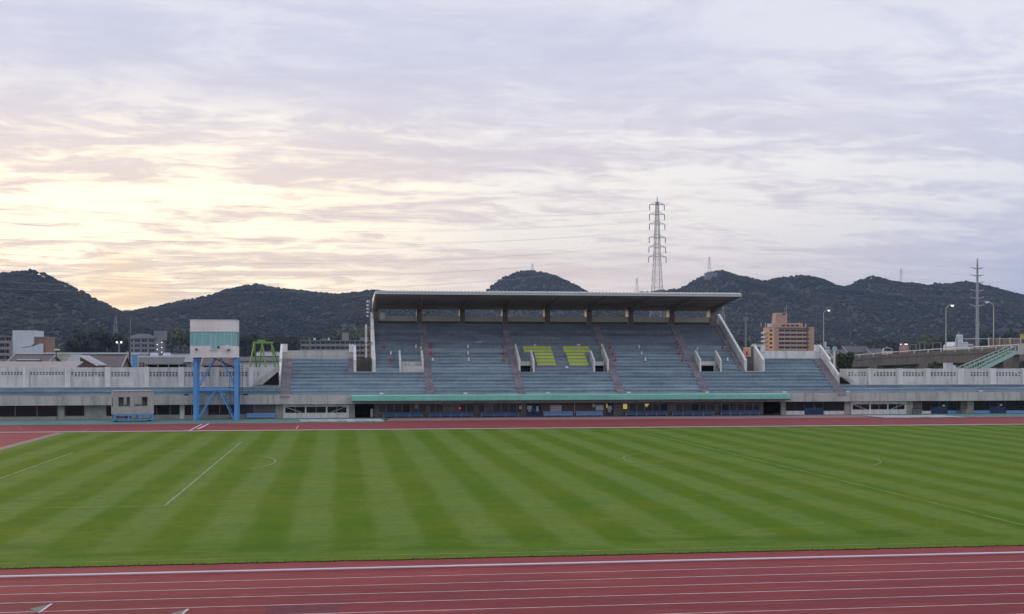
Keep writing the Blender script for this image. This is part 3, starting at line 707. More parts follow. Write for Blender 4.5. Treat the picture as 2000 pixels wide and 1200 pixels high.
# ground floor facade -------------------------------------------------
ZT = 1.50
def fz(px, py): return max(0.0, PZ(px, py, YW))
def wallseg(p0, p1, m='beige_concrete', proud=0.0): MB().box(PX(p0, YW), PX(p1, YW), YW - proud, YW + 0.3, 0, ZT - 0.003).build('wall_panel', m, gs)
def window(p0, p1, mull=(), sill=None, top=None, glass='glass_dark', frame='frame_alu', wm='beige_concrete', fw=0.035, lower=None):
    a, b = PX(p0, YW), PX(p1, YW); mid = (p0 + p1) / 2
    z0 = fz(mid, sill) if sill else 0.02; z1 = min(ZT, fz(mid, top)) if top else ZT
    if z0 > 0.05: MB().box(a, b, YW, YW + 0.3, 0, z0).build('sill_wall', lower or wm, gs)
    if z1 < ZT - 0.03: MB().box(a, b, YW, YW + 0.3, z1, ZT - 0.003).build('lintel', wm, gs)
    q = MB()
    for (x0, x1, za, zb) in [(a, a + fw, z0, z1), (b - fw, b, z0, z1), (a + fw, b - fw, z0, z0 + fw), (a + fw, b - fw, z1 - fw, z1)]: q.box(x0, x1, YW + 0.08, YW + 0.16, za + 0.002, zb - 0.002)
    for mm in mull:
        x = PX(mm, YW); q.box(x - fw * 0.7, x + fw * 0.7, YW + 0.075, YW + 0.155, z0 + fw, z1 - fw)
    w = q.build('window', frame, gs)
    cutp = [a + fw] + [PX(mm, YW) for mm in mull] + [b - fw]
    for x0, x1 in zip(cutp, cutp[1:]): MB().quad((x0, YW + 0.12, z0 + fw), (x1, YW + 0.12, z0 + fw), (x1, YW + 0.12, z1 - fw), (x0, YW + 0.12, z1 - fw)).build('pane', glass if glass != 'glass_room' else random.choice(['glass_room', 'glass_room', 'glass_dark', 'glass_blind']), w)
    return w
def opening(p0, p1): 
    a, b = PX(p0, YW), PX(p1, YW); q = MB()
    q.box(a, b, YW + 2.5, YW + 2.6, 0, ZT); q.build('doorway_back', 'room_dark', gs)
def papers(d, items):
    for (p0, p1, y0, y1) in items:
        a, b = PX(p0, YW), PX(p1, YW); MB().box(a, b, YW + 0.02, YW + 0.045, fz(p0, y1), fz(p0, y0)).build('notice', 'paper_white', d)
def door(p0, p1, leaves=2, notes=()):
    a, b = PX(p0, YW), PX(p1, YW); w = (b - a) / leaves; ds = []
    for k in range(leaves):
        d = MB().box(a + k * w + 0.015, a + (k + 1) * w - 0.015, YW + 0.05, YW + 0.12, 0.02, ZT - 0.05).build('door', 'door_blue', gs)
        MB().quad((a + k * w + 0.1, YW + 0.046, 0.75), (a + (k + 1) * w - 0.1, YW + 0.046, 0.75), (a + (k + 1) * w - 0.1, YW + 0.046, ZT - 0.15), (a + k * w + 0.1, YW + 0.046, ZT - 0.15)).build('pane', 'glass_dark', d)
        MB().bar((a + k * w + (w - 0.12 if k == 0 else 0.12), YW + 0.03, 0.6), (a + k * w + (w - 0.12 if k == 0 else 0.12), YW + 0.03, 0.85), 0.02).build('handle', 'frame_alu', d)
        ds.append(d)
    papers(ds[0], notes)
# beyond the frame and the left wing
wallseg(-70, -45); window(-44, 112, (-15, 29, 72), 815); wallseg(113, 125.5); window(126, 165, (), 813.5); wallseg(165.3, 207); window(207.3, 232, (), 813.5)
wallseg(232.3, 294, 'concrete'); window(294.3, 351, (306, 332), 811); wallseg(351.3, 360, 'white_paint'); window(360.3, 391, (374,), 812)
wallseg(391.3, 406); window(406.3, 447, (429,), 811); window(447.3, 538, (466, 496), 810, glass='glass_room'); wallseg(538.3, 553)
def grille(p0, p1, groups, top, sill):
    a, b = PX(p0, YW), PX(p1, YW)
    zs, zt_ = fz(p0, sill), fz(p0, top)
    q = MB(); q.box(a, b, YW - 0.04, YW + 0.2, 0.0, zs); q.box(a, b, YW - 0.04, YW + 0.2, zt_, ZT - 0.003)
    edges = [p0] + [v for g in groups for v in (g[0], g[1])] + [p1]
    for e0, e1 in zip(edges[::2], edges[1::2]): q.box(PX(e0, YW), PX(e1, YW), YW - 0.04, YW + 0.2, zs, zt_)
    q.build('shutter_panel', 'white_paint', gs)
    for k, (g0, g1) in enumerate(groups):
        x0, x1 = PX(g0, YW), PX(g1, YW); xm = (x0 + x1) / 2
        f = MB().box(xm - 0.03, xm + 0.03, YW + 0.02, YW + 0.08, zs, zt_).build('window', 'frame_alu', gs)
        for (u0, u1) in ((x0, xm - 0.03), (xm + 0.03, x1)): MB().quad((u0, YW + 0.1, zs), (u1, YW + 0.1, zs), (u1, YW + 0.1, zt_), (u0, YW + 0.1, zt_)).build('pane', 'glass_dark', f)
        if k != 1:
            pa, pb = ((x0 + 0.05, zt_ - 0.03), (x1 - 0.35, zs + 0.03)) if k == 0 else ((x1 - 0.05, zt_ - 0.03), (x0 + 0.35, zs + 0.03))
            MB().bar((pa[0], YW + 0.07, pa[1]), (pb[0], YW + 0.07, pb[1]), 0.055).build('brace', 'concrete', f)
grille(553.3, 682, [(557, 595.5), (598.5, 636.5), (639.5, 676.5)], 795, 807)
wallseg(682.3, 693); opening(693, 731); wallseg(731, 739, 'dark_concrete')
LP = 806
def longwin(p0, p1, mull, litc=None): return window(p0, p1, mull, LP - (p0 - 740) * 0.0026, 790 - (p0 - 740) * 0.0026, 'glass_room', wm='dark_concrete')
longwin(739.3, 832, (754, 770, 786, 802, 818)); wallseg(832.3, 839, 'dark_concrete', 0.05)
longwin(839.3, 926, (851, 867, 883, 898, 911)); wallseg(926.3, 934, 'dark_concrete', 0.05)
longwin(934.3, 1019, (947, 962.5, 979, 994, 1010)); wallseg(1019.3, 1027.5, 'dark_concrete')
door(1027.8, 1057, 2, ((1030, 1039, 793, 800), (1032, 1036.5, 801, 804)))
papers(gs, ((1047.5, 1052, 794, 804),))
wallseg(1057.3, 1121.8, 'brick_wall'); wallseg(1122, 1184, 'brick_wall')
MB().box(PX(1121.2, YW), PX(1122.6, YW), YW - 0.04, YW + 0.1, 0, ZT - 0.01).build('downpipe', 'steel_grey', gs)
door(1184.3, 1197, 1, ((1187, 1195, 793, 801), (1188, 1193, 802, 805)))
MB().box(PX(1184.6, YW), PX(1186.4, YW), YW + 0.0, YW + 0.04, fz(1185, 797), fz(1185, 789)).build('door_light', 'lamp_yellow', gs)
wallseg(1197.3, 1216, 'dark_concrete', 0.06)
w_ = longwin(1216.3, 1304, (1229, 1244, 1259.5, 1275, 1289))
for (p0, p1, y0, y1) in ((1217.5, 1225, 789.5, 799), (1258, 1270, 788.5, 796)):
    if p0 < 1240: MB().box(PX(p0, YW), PX(p1, YW), YW + 0.085, YW + 0.11, fz(p0, y1), fz(p0, y0)).build('lit_blind', 'lamp_yellow', w_)
    else:
        x0, x1 = PX(p0, YW), PX(p1, YW); MB().prism([(x0, fz(p0, y0)), (x1, fz(p0, y0)), (x1 - 0.1, fz(p0, y0 + 1)), (x0 + 0.3, fz(p0, y1))], 'y', YW + 0.085, YW + 0.11).build('lit_blind', 'lamp_yellow', w_)
wallseg(1304.3, 1311, 'dark_concrete', 0.05); longwin(1311.3, 1396, (1320, 1335, 1350, 1366, 1380)); wallseg(1396.3, 1404, 'dark_concrete', 0.05)
longwin(1404.3, 1484, (1410, 1425, 1440, 1455, 1471)); wallseg(1484.3, 1491, 'dark_concrete'); opening(1491, 1525.5); wallseg(1525.5, 1535)
window(1535.3, 1571, (1553,), 803, None, 'glass_dark', 'door_blue', 'white_paint')
door(1571.3, 1609, 2); window(1609.3, 1649, (1629,), 803, None, 'glass_dark', 'door_blue', 'white_paint'); wallseg(1649.3, 1661)
grille(1661.3, 1770, [(1665, 1698), (1700.5, 1733), (1735, 1767)], 790, 800.5); wallseg(1770.3, 1783)
window(1783.3, 1801, (), 801, None, 'glass_room'); window(1801.3, 1818, (), 803, None, 'glass_dark', 'door_blue', 'white_paint'); door(1818.3, 1851, 2, ((1840.5, 1846, 791, 794),))
window(1851.3, 1877, (1863,), 802, None, 'glass_dark', 'door_blue', 'panel_blue'); window(1877.3, 1889, (), 801, None, 'glass_room'); wallseg(1889.3, 1902)
window(1902.3, 1933, (1917,), 802, None, 'glass_dark', 'door_blue', 'panel_blue'); door(1933.3, 1965, 2, ((1953, 1958, 789.5, 793),)); window(1965.3, 2001, (1983,), 802, None, 'glass_dark', 'door_blue', 'panel_blue'); wallseg(2001.3, 2014); window(2014.3, 2069, (2040,), 802, None, 'glass_dark', 'door_blue', 'panel_blue')
# poster, red lamp and signs fixed to the facade
MB().box(PX(810, YW), PX(816.5, YW), YW - 0.05, YW - 0.01, fz(812, 798), fz(812, 789.5)).build('poster', 'poster_pink', gs)
papers(gs, ((1014, 1019, 792.5, 799.5),))
MB().lathe((PX(898, YW), YW - 0.15, fz(898, 799.5)), [(0.04, 0), (0.10, 0.03), (0.10, 0.16), (0.04, 0.2)], 8).build('alarm_lamp', 'lamp_red', gs)
sg = thing('notice_board', 'white signboard with three lines of dark writing on the brown wall', 'sign', (PX(1085, YW), YW - 0.05, fz(1085, 805)))
MB().box(PX(1074.5, YW), PX(1096.5, YW), YW - 0.06, YW - 0.003, fz(1085, 804.5), fz(1085, 792)).build('board', 'paper_white', sg)
q = MB()
for (yy, n, h) in ((793.6, 9, 2.4), (797.4, 9, 2.4), (801.3, 8, 1.9)):
    for k in range(n):
        x0 = PX(1076 + 19 * k / n, YW); w = 0.075; z1 = fz(1085, yy); z0 = fz(1085, yy + h)
        q.box(x0, x0 + w * 1.05, YW - 0.066, YW - 0.061, z1 - 0.022, z1)
        q.box(x0 + w * 0.4, x0 + w * 0.65, YW - 0.066, YW - 0.061, z0, z1 - 0.023)
        if k % 2: q.box(x0, x0 + w * 0.38, YW - 0.066, YW - 0.061, z0, z0 + 0.03)
        else: q.box(x0 + w * 0.67, x0 + w * 1.05, YW - 0.066, YW - 0.061, (z0 + z1) / 2 - 0.02, (z0 + z1) / 2 + 0.01)
q.build('lettering', 'ink', sg)
nb = thing('notice_board', 'plain pale notice board beside the wall clock', 'sign', (PX(1171, YW), YW - 0.05, fz(1171, 801.5)))
MB().box(PX(1163.5, YW), PX(1178.5, YW), YW - 0.06, YW - 0.003, fz(1171, 801.5), fz(1171, 791.5)).build('board', 'paper_white', nb)
ck = thing('wall_clock', 'small round clock on the brown wall under the green canopy', 'clock', (PX(1159.5, YW), YW - 0.05, fz(1159, 792)))
cx_, cz_ = PX(1159.5, YW), fz(1159.5, 792.5)
q = MB(); q.bar((cx_, YW - 0.10, cz_), (cx_, YW - 0.003, cz_), 0.19, 16); q.build('clock_case', 'steel_grey', ck)
q = MB(); q.bar((cx_, YW - 0.115, cz_), (cx_, YW - 0.101, cz_), 0.165, 16); q.build('clock_face', 'paper_white', ck)
q = MB(); q.bar((cx_, YW - 0.12, cz_), (cx_ + 0.02, YW - 0.12, cz_ + 0.13), 0.012); q.bar((cx_, YW - 0.12, cz_), (cx_ + 0.08, YW - 0.12, cz_ - 0.02), 0.012); q.build('clock_hand', 'ink', ck)
# blue benches along the wall
BP = [(748, 826, 'under the first window row beside the dark passage'), (838, 923, 'below the red alarm lamp'), (939, 1014, 'under the windows just before the papered blue double door'), (1062, 1120, 'below the lettered signboard'), (1125, 1178, 'below the wall clock'), (1222, 1304, 'under the window with lit yellow blinds'), (1313, 1395, 'between the two inner pillars of the long window wall'), (1408, 1485, 'beside the dark passage at the canopy end'), (481, 538, 'low against the wall next to the blue tower')]
for k, (p0, p1, wh) in enumerate(BP):
    yb = YW - 0.62; a, b = PX(p0, yb), PX(p1, yb)
    m_ = 'panel_blue' if k in (3, 4, 8) else 'bench_blue'
    th = thing('bench', 'long blue bench ' + wh, 'bench', ((a + b) / 2, yb, 0), 'blue benches along the stand wall')
    MB().box(a, b, yb, yb + 0.42, 0.36, 0.41).build('seat', m_, th)
    MB().box(a, b, yb + 0.43, yb + 0.47, 0.30, 0.56).build('backrest', m_, th)
    MB().box(a + 0.04, b - 0.04, yb + 0.03, yb + 0.06, 0.10, 0.355).build('front_panel', m_, th)
    n = max(3, int((b - a) / 1.1))
    for j in range(n + 1):
        x = a + 0.06 + (b - a - 0.12) * j / n
        MB().box(x - 0.03, x + 0.03, yb + 0.0, yb + 0.4, 0.0, 0.355).build('leg', 'steel_grey', th)
# perforated boundary walls --------------------------------------------
YV = rowY(3) + 0.05
def perforated(label, pil, panels, zt, zb, name='boundary_wall'):
    w = thing(name, label, 'wall', (PX((pil[0][0] + pil[-1][1]) / 2, YV), YV, zb))
    for (p0, p1) in pil: MB().box(PX(p0, YV), PX(p1, YV), YV - 0.20, YV + 0.22, zb, zt + 0.03).build('pilaster', 'white_paint', w)
    for (p0, p1, h0, h1, rows) in panels:
        a, b = PX(p0, YV) + 0.002, PX(p1, YV) - 0.002; q = MB()
        y0, y1 = YV, YV + 0.14
        if h0 is None: q.box(a, b, y0, y1, zb, zt - 0.002); q.build('wall_panel', 'white_paint', w); continue
        n = max(1, round((h1 - h0) / 6.35)); ha = PX(h0, YV); pitch = (PX(h1, YV) - ha) / n; hw = pitch * 0.66
        rp = 0.172; rh = 0.098; zt1 = PZ(h0, 727.2, YV); zlow = zt1 - rows * rp
        q.box(a, b, y0, y1, zb, zlow); q.box(a, b, y0, y1, zt1, zt - 0.002)
        q.box(a, ha, y0, y1, zlow, zt1); 
        for k in range(n): 
            e = b if k == n - 1 else ha + (k + 1) * pitch
            q.box(ha + k * pitch + hw, e, y0, y1, zlow, zt1)
        for r in range(rows):
            q.box(ha, ha + (n - 1) * pitch + hw, y0 + 0.004, y1 - 0.004, zlow + r * rp, zlow + r * rp + rp - rh)
        rr2 = random.Random(int(h0))
        for k in range(n):
            for r in range(rows):
                if rr2.random() < (0.05 if rows == 3 else 0.03): q.box(ha + k * pitch, ha + k * pitch + hw, y0 + 0.03, y1 - 0.01, zlow + r * rp + rp - rh, zlow + (r + 1) * rp)
        q.build('wall_panel', 'panel_paint', w)
    a, b = PX(pil[0][0], YV), PX(pil[-1][1], YV)
    MB().box(a, b, YV - 0.32, YV - 0.201, zb - 0.02, zb + 0.10).build('ledge', 'white_paint', w)
    MB().box(a, b, YV + 1.5, YV + 1.6, 0, zt - 0.05).build('rear_wall', 'room_dark', w); MB().box(a, b, YV + 0.16, YV + 1.499, zt - 0.12, zt - 0.06).build('passage_roof', 'dark_concrete', w)  # black backing wall added so the small openings read dark
zl = PZ(200, 718, YV)
pl = [(-72, -60), (-34, -24), (46, 57.5), (127.5, 138), (205.5, 216), (281, 291.5), (349.5, 360), (417, 427.5), (485.5, 495)]
perforated('white block wall with small brick openings, on the side of the blue tower', pl, [(-60, -34, None, 0, 0), (-24, 46, -22, 45, 2), (57.5, 127.5, 58.5, 126, 2), (138, 205.5, 139, 205, 3), (216, 281, 217, 255, 3), (291.5, 349.5, 292.5, 349, 3), (360, 417, 361, 412, 3), (427.5, 485.5, 428.5, 485, 3), (495, 545, 496, 516, 3)], zl, rowZ(2) - 0.05)
zr = PZ(1800, 720.5, YV)
pr_ = [(1694.5, 1705), (1752, 1762), (1807, 1816.5), (1870, 1881), (1933, 1944), (1996, 2007), (2060, 2070)]
perforated('white block wall with small brick openings, in front of the elevated road', pr_, [(1641, 1694.5, 1657, 1694, 3), (1705, 1752, 1706, 1751.5, 3), (1762, 1807, 1763, 1806, 3), (1816.5, 1870, 1818, 1869, 3), (1881, 1933, 1896, 1932, 3), (1944, 1996, 1945, 1995.5, 3), (2007, 2060, 2008, 2059, 3)], zr, rowZ(2) - 0.05)
# sloped stair parapets at the wing ends
def stair_parapet(label, pts, th_):
    w = thing('stair_parapet', label, 'wall', (PX(pts[0][0], YV - 0.4), YV - 0.4, rowZ(2)))
    P3 = [P(x, y, YV - 0.5) for x, y in pts]
    MB().prism(P3, 'y', YV - 0.5, YV - 0.32).build('parapet_slab', 'concrete', w)
    P4 = [P(x, y, YV - 0.3) for x, y in th_]
    MB().prism(P4, 'y', YV - 0.31, YV - 0.20).build('stair_recess', 'room_dark', w)
stair_parapet('sloping concrete stair parapet where the terrace meets the wall near the blue tower', [(493, 752), (546, 713), (546, 724), (512, 752)], [(508, 752), (544, 725), (545, 752)])
stair_parapet('sloping concrete stair parapet at the terrace end near the round mint sign', [(1641, 720), (1668, 747), (1641, 735)], [(1641, 736), (1662, 750), (1641, 750)])

# ------------------------------------------------------------------ things on the terraces
def find_row(py, px):
    best = min(range(22), key=lambda i: abs(PZ(px, py, rowY(i) + 0.35) - rowZ(i))); return best
def cone(name, m, loc, label, basem='black_plastic'):
    t = thing(name, label, 'traffic cone', loc, 'cones on the terraces')
    MB().box(-0.20, 0.20, -0.20, 0.20, 0, 0.05).build('base', basem, t, True)
    MB().lathe((0, 0, 0.05), [(0.145, 0), (0.12, 0.10), (0.075, 0.32), (0.05, 0.42), (0.03, 0.44)], 12).build('cone_body', m, t, True, True)
    return t
CON = [(749.5, 682, 'r', 'red cone near the end wall, upper of its two'), (764, 705, 'r', 'red cone below the white one left of the boarded stairwell'), (841, 682, 'r', 'upper red cone beside the first aisle, opposite the boarded stairwell'), (842, 693, 'r', 'lower red cone beside the first aisle, above a white one'),
    (982, 682, 'r', 'topmost red cone in the column left of the second aisle'), (983, 693, 'r', 'middle red cone in the column left of the second aisle'), (984, 706, 'r', 'lowest red cone in the column left of the second aisle'),
    (1191.5, 683, 'r', 'topmost red cone just right of the white stairwell by the third aisle'), (1197, 694, 'r', 'middle red cone just right of the white stairwell by the third aisle'), (1202, 706, 'r', 'lowest red cone just right of the white stairwell by the third aisle'),
    (1322, 683, 'r', 'topmost red cone left of the fourth aisle'), (1327, 694, 'r', 'middle red cone left of the fourth aisle'), (1333, 706, 'r', 'lowest red cone left of the fourth aisle'), (1412, 684, 'r', 'lone red cone near the sloping end wall above the open stairwell'),
    (763.5, 693, 'w', 'white cone left of the boarded stairwell'), (812.5, 680, 'w', 'white cone with a reddish foot just above the boarded stairwell'), (845.5, 706, 'w', 'white cone below two red ones beside the first aisle'),
    (914, 682, 'w', 'topmost white cone in the middle of the second block'), (914, 693, 'w', 'middle white cone in the middle of the second block'), (915.5, 706, 'w', 'lowest white cone in the middle of the second block'),
    (1248, 684, 'w', 'topmost white cone in the block right of the third aisle'), (1253, 695, 'w', 'middle white cone in the block right of the third aisle'), (1260.5, 706.5, 'w', 'lowest white cone in the block right of the third aisle'), (1421, 706.5, 'w', 'lone white cone right of the open stairwell near the end wall')]
proto = {}
for (px, py, c, lab) in CON:
    i = find_row(py, px); y = rowY(i) + 0.3; loc = (PX(px, y), y, rowZ(i))
    nm, m_ = ('red_cone', 'red_plastic') if c == 'r' else ('white_cone', 'white_plastic')
    lab = lab.replace('left of', 'on the near side of' if False else 'left of')
    if c not in proto: proto[c] = cone(nm, m_, loc, lab, 'red_plastic' if c == 'r' else 'black_plastic')
    elif 'reddish' in lab: cone(nm, m_, loc, lab, 'red_plastic')
    else: copy_tree(proto[c], loc, lab)
# lime benches in the centre block
ordn = ['lowest', 'second lowest', 'third from the bottom', 'third from the top', 'second from the top', 'topmost']
for side, (lo, hi, lo2, hi2) in (('near the second aisle stairwell', (1049, 1086, 1025, 1086)), ('near the third aisle stairwell', (1112, 1149, 1109, 1158))):
    base = 8
    for k in range(6):
        i = base + k; y = rowY(i) + 0.12
        a0, b0 = (lo, hi) if k < 4 else (lo2, hi2)
        yr = rowY(8) + 0.12
        a, b = PX(a0, yr), PX(b0, yr)
        if k >= 4 and 'second' in side: a = PX(1023, rowY(12))
        if k >= 4 and 'third' in side: b = PX(1152.5, rowY(12))
        t = thing('lime_bench', f'lime yellow bench, {ordn[k]} of six {side}', 'bench', ((a + b) / 2, y, rowZ(i)), 'lime yellow benches in the centre block')
        MB().box(a, b, y, y + 0.34, rowZ(i) + 0.22, rowZ(i) + 0.27).build('seat', 'lime_paint', t)
        MB().box(a, b, y - 0.02, y - 0.001, rowZ(i) - 0.01, rowZ(i) + 0.265).build('front_board', 'lime_paint', t)
        for j in range(5):
            x = a + 0.1 + (b - a - 0.2) * j / 4; MB().box(x - 0.03, x + 0.03, y + 0.02, y + 0.3, rowZ(i), rowZ(i) + 0.219).build('leg', 'steel_dark', t)
# thin rail round the reserved block with two white plates
y = rowY(15); zb = rowZ(14)
rl = thing('safety_rail', 'thin grey rail of posts behind the lime yellow benches', 'railing', (PX(1090, y), y, zb))
a, b = PX(1022, y), PX(1160, y); q = MB()
for zz in (0.45, 0.85): q.bar((a, y - 0.1, zb + zz), (b, y - 0.1, zb + zz), 0.014)
q.build('rail', 'steel_grey', rl)
for j in range(13): MB().bar((a + (b - a) * j / 12, y - 0.1, zb), (a + (b - a) * j / 12, y - 0.1, zb + 0.88), 0.018).build('post', 'steel_grey', rl)
q = MB(); xx, zz = P(1044, 675.5, y); q.bar((xx, y - 0.16, zz), (xx, y - 0.13, zz), 0.17, 12); tag(q.build('round_plate', 'white_plastic'), 'round white plate hanging on the rail behind the lime benches', 'plate')
xx, zz = P(1129.5, 674.5, y); q = MB().box(xx - 0.19, xx + 0.19, y - 0.16, y - 0.13, zz - 0.12, zz + 0.12); tag(q.build('square_plate', 'white_plastic'), 'oblong white plate hanging on the rail behind the lime benches', 'plate')
# litter and small pale things
for (px, py, w, lab) in ((935, 671.5, 0.35, 'thin white board lying on a terrace row above the white cones'), (1107, 720.5, 0.22, 'crumpled pale bag on the step between the two lime bench blocks')):
    i = find_row(py, px); y = rowY(i) + 0.2; x = PX(px, y)
    if w < 0.3: tag(MB().lathe((x, y, rowZ(i)), [(0.10, 0), (0.21, 0.06), (0.17, 0.17), (0.05, 0.24)], 7).build('plastic_bag', 'white_plastic'), lab, 'bag')
    else: tag(MB().box(x - w, x + w, y, y + 0.3, rowZ(i) + 0.0, rowZ(i) + 0.06).build('white_board', 'white_plastic'), lab, 'board')
# white marker lamps on the parapet and canopy edge
SP = [(745, 'above the dark passage end of the green canopy'), (909, 'on the canopy below the middle white cones'), (1070, 'on the canopy below the lime benches'), (1228, 'on the canopy near the foot of the third aisle'), (1381, 'on the canopy at the foot of the fourth aisle'), (1532, 'at the very end of the green canopy'), (1656, 'on the grey parapet just past the end aisle'), (1916, 'on the grey parapet below the footbridge stair'), (435.5, 'on the parapet seen between the legs of the blue tower')]
sp0 = None
for (px, wh) in SP:
    y = 129.7 if 690 < px < 1545 else YP + 0.1; zb = 2.46; x = PX(px, y); lab = 'small white twin marker box ' + wh
    if sp0 is None:
        sp0 = thing('marker_box', lab, 'marker box', (x, y, zb), 'white marker boxes along the stand edge')
        MB().box(-0.18, 0.18, -0.05, 0.05, 0, 0.05).build('base', 'steel_grey', sp0, True)
        for s in (-1, 1): MB().box(s * 0.105 - 0.085, s * 0.105 + 0.085, -0.09, 0.09, 0.052, 0.23).build('lamp_box', 'white_plastic', sp0, True)
    else: copy_tree(sp0, (x, y, zb), lab)
for (px, wh) in ((364, 'beside the blue tower, nearer the booth'), (480, 'on the other side of the blue tower')):
    x = PX(px, YP + 0.1); o = MB().prism([(-0.24, 0), (0.24, 0), (0.22, 0.13), (-0.22, 0.13)], 'y', -0.1, 0.1).build('black_case', 'black_plastic'); o.location = (x, YP + 0.12, 2.463)
    tag(o, 'flat black case on the parapet ' + wh, 'case', 'black cases on the parapet')
# small sticks at stairwells
for (px, top, z0_, wh) in ((1362, 680, 5.6, 'white post standing at the open stairwell'), (822, 678, 6.0, 'white post standing at the boarded stairwell')):
    y = rowY(12); x, zt_ = P(px, top, y); t = thing('marker_post', wh, 'post', (x, y, rowZ(11)))
    MB().bar((x, y, rowZ(11) - 0.2), (x, y, zt_ - 0.2), 0.03, 6).build('post', 'white_plastic', t); MB().lathe((x, y, zt_ - 0.2), [(0.05, 0), (0.10, 0.05), (0.10, 0.2), (0.03, 0.25)], 8).build('head', 'white_plastic', t)
# stair gap with a barred gate, corrugated shed seen through it
gt = thing('barred_gate', 'tall grey steel gate frame in the gap beside the roofed stand', 'gate', (2.5, 138.5, 5))
q = MB()
for xx in (1.75, 2.15, 2.6, 3.0, 3.3): q.bar((xx, 138.6, 4.9), (xx, 138.6, 8.0 + 0.1 * xx), 0.035)
q.build('bar', 'steel_dark', gt)
q = MB(); q.bar((1.6, 138.6, 8.0), (3.5, 138.6, 8.1), 0.06); q.bar((1.7, 138.6, 7.3), (3.4, 138.6, 7.85), 0.04); q.build('top_rail', 'steel_dark', gt)
q = MB(); q.box(1.63, 3.41, 139.6, 139.8, 4.2, 6.4); q.build('low_wall', 'dark_concrete', gt)
sh = thing('stair_kiosk', 'dark kiosk with a glowing orange panel in the narrow stair gap', 'kiosk', (47.3, 141, 5))
MB().box(46.9, 49.6, 141, 142.4, 3.8, 7.75).build('kiosk_wall', 'dark_concrete', sh)
a, b = PX(1452.5, 140.95), PX(1465, 140.95)
MB().box(a - 0.06, b + 0.06, 140.9, 140.995, PZ(1458, 697, 140.9), PZ(1458, 679, 140.9)).build('panel_frame', 'beam', sh)
MB().box(a + 0.03, b - 0.03, 140.87, 140.895, PZ(1458, 695, 140.9), PZ(1458, 681, 140.9)).build('lit_panel', 'sign_lit', sh)
xq, zq = P(1459, 689, 140.86); q = MB(); q.lathe((xq, 140.85, zq - 0.25), [(0.13, 0), (0.10, 0.2), (0.06, 0.26), (0.075, 0.34), (0.04, 0.42)], 8); q.build('panel_figure', 'rust_red', sh)
MB().bar((46.5, 139, 5.9), (48.1, 139, 5.9), 0.03).build('handrail', 'steel_grey', sh)

# ------------------------------------------------------------------ blue timing tower
YT0, YT1 = 127.6, 130.0
tw = thing('timing_tower', 'white box cabin with teal windows on tall blue steel legs', 'tower', (PX(421, YT0), YT0, 0))
xl, xr = PX(381, YT0), PX(461, YT0)
zb, zt_ = PZ(420, 698.5, YT0), PZ(420, 626, YT0)
ca, cb2 = PX(372, YT0), PX(462.5, YT0)
for (x, y) in ((xl, YT0 + 0.25), (xr, YT0 + 0.25), (xl, YT1 - 0.2), (xr, YT1 - 0.2)): MB().box(x - 0.19, x + 0.19, y - 0.19, y + 0.19, 0, zb).build('leg', 'tower_blue', tw)
zm = PZ(420, 761, YT0)
for y in (YT0 + 0.25, YT1 - 0.2):
    q = MB(); q.box(xl + 0.191, xr - 0.191, y - 0.1, y + 0.1, zm - 0.12, zm + 0.12); q.build('cross_beam', 'tower_blue', tw)
    xm = (xl + xr) / 2 + 0.1
    for (zz0, zz1) in ((0.1, zm - 0.13), (zm + 0.4, zb - 0.05)):
        for s in (xl + 0.25, xr - 0.25): MB().bar((s, y, zz0), (xm + (0.25 if s > xm else -0.25), y, zz1), 0.068).build('brace', 'tower_blue', tw)
for x in (xl, xr): MB().box(x - 0.08, x + 0.08, YT0 + 0.45, YT1 - 0.4, zm - 0.1, zm + 0.1).build('side_beam', 'tower_blue', tw)
# cabin: lower band, window band, upper band
cy0, cy1 = YT0 - 0.35, YT0 + 2.9
wz0, wz1 = PZ(420, 676.5, YT0), PZ(420, 648, YT0)
MB().box(ca, cb2, cy0, cy1, zb, wz0).build('lower_wall', 'cabin_white', tw)
MB().box(ca, cb2, cy0, cy1, wz1, zt_).build('upper_wall', 'cabin_white', tw)
MB().box(ca - 0.04, cb2 + 0.04, cy0 - 0.04, cy1 + 0.04, zt_, zt_ + 0.06).build('cabin_roof', 'roof_metal', tw)
MB().box(ca + 0.12, cb2 - 0.12, cy0 + 0.12, cy1 - 0.12, wz0, wz1).build('curtain', 'glass_teal', tw)
def tpx(v): return PX(v, cy0)
mullions = [372.4, 380.5, 396, 411, 423, 438, 453, 465]
cuts_ = [ca, tpx(380.5), tpx(396), tpx(410.5), tpx(422.5), tpx(438), tpx(452.5), cb2]
for x0, x1 in zip(cuts_, cuts_[1:]):
    f = MB(); zlo = wz0 if abs(x0 - cuts_[3]) > 0.01 else wz0 + 0.0
    fw = 0.05
    for (p, q_, r_, s_) in ((x0, x0 + fw, zlo, wz1), (x1 - fw, x1, zlo, wz1), (x0 + fw, x1 - fw, zlo, zlo + fw), (x0 + fw, x1 - fw, wz1 - fw, wz1)): f.box(p, q_, cy0 + 0.0, cy0 + 0.1, r_ + 0.001, s_ - 0.001)
    f = f.build('window', 'frame_mint', tw)
    MB().quad((x0 + fw, cy0 + 0.05, zlo + fw), (x1 - fw, cy0 + 0.05, zlo + fw), (x1 - fw, cy0 + 0.05, wz1 - fw), (x0 + fw, cy0 + 0.05, wz1 - fw)).build('pane', 'glass_teal', f)
f = MB()
for ys_ in ((cy0 + 0.1, cy0 + 0.2), (cy0 + 1.4, cy0 + 1.5), (cy1 - 0.1, cy1)): f.box(cb2 - 0.06, cb2 - 0.001, ys_[0], ys_[1], wz0 + 0.001, wz1 - 0.001)
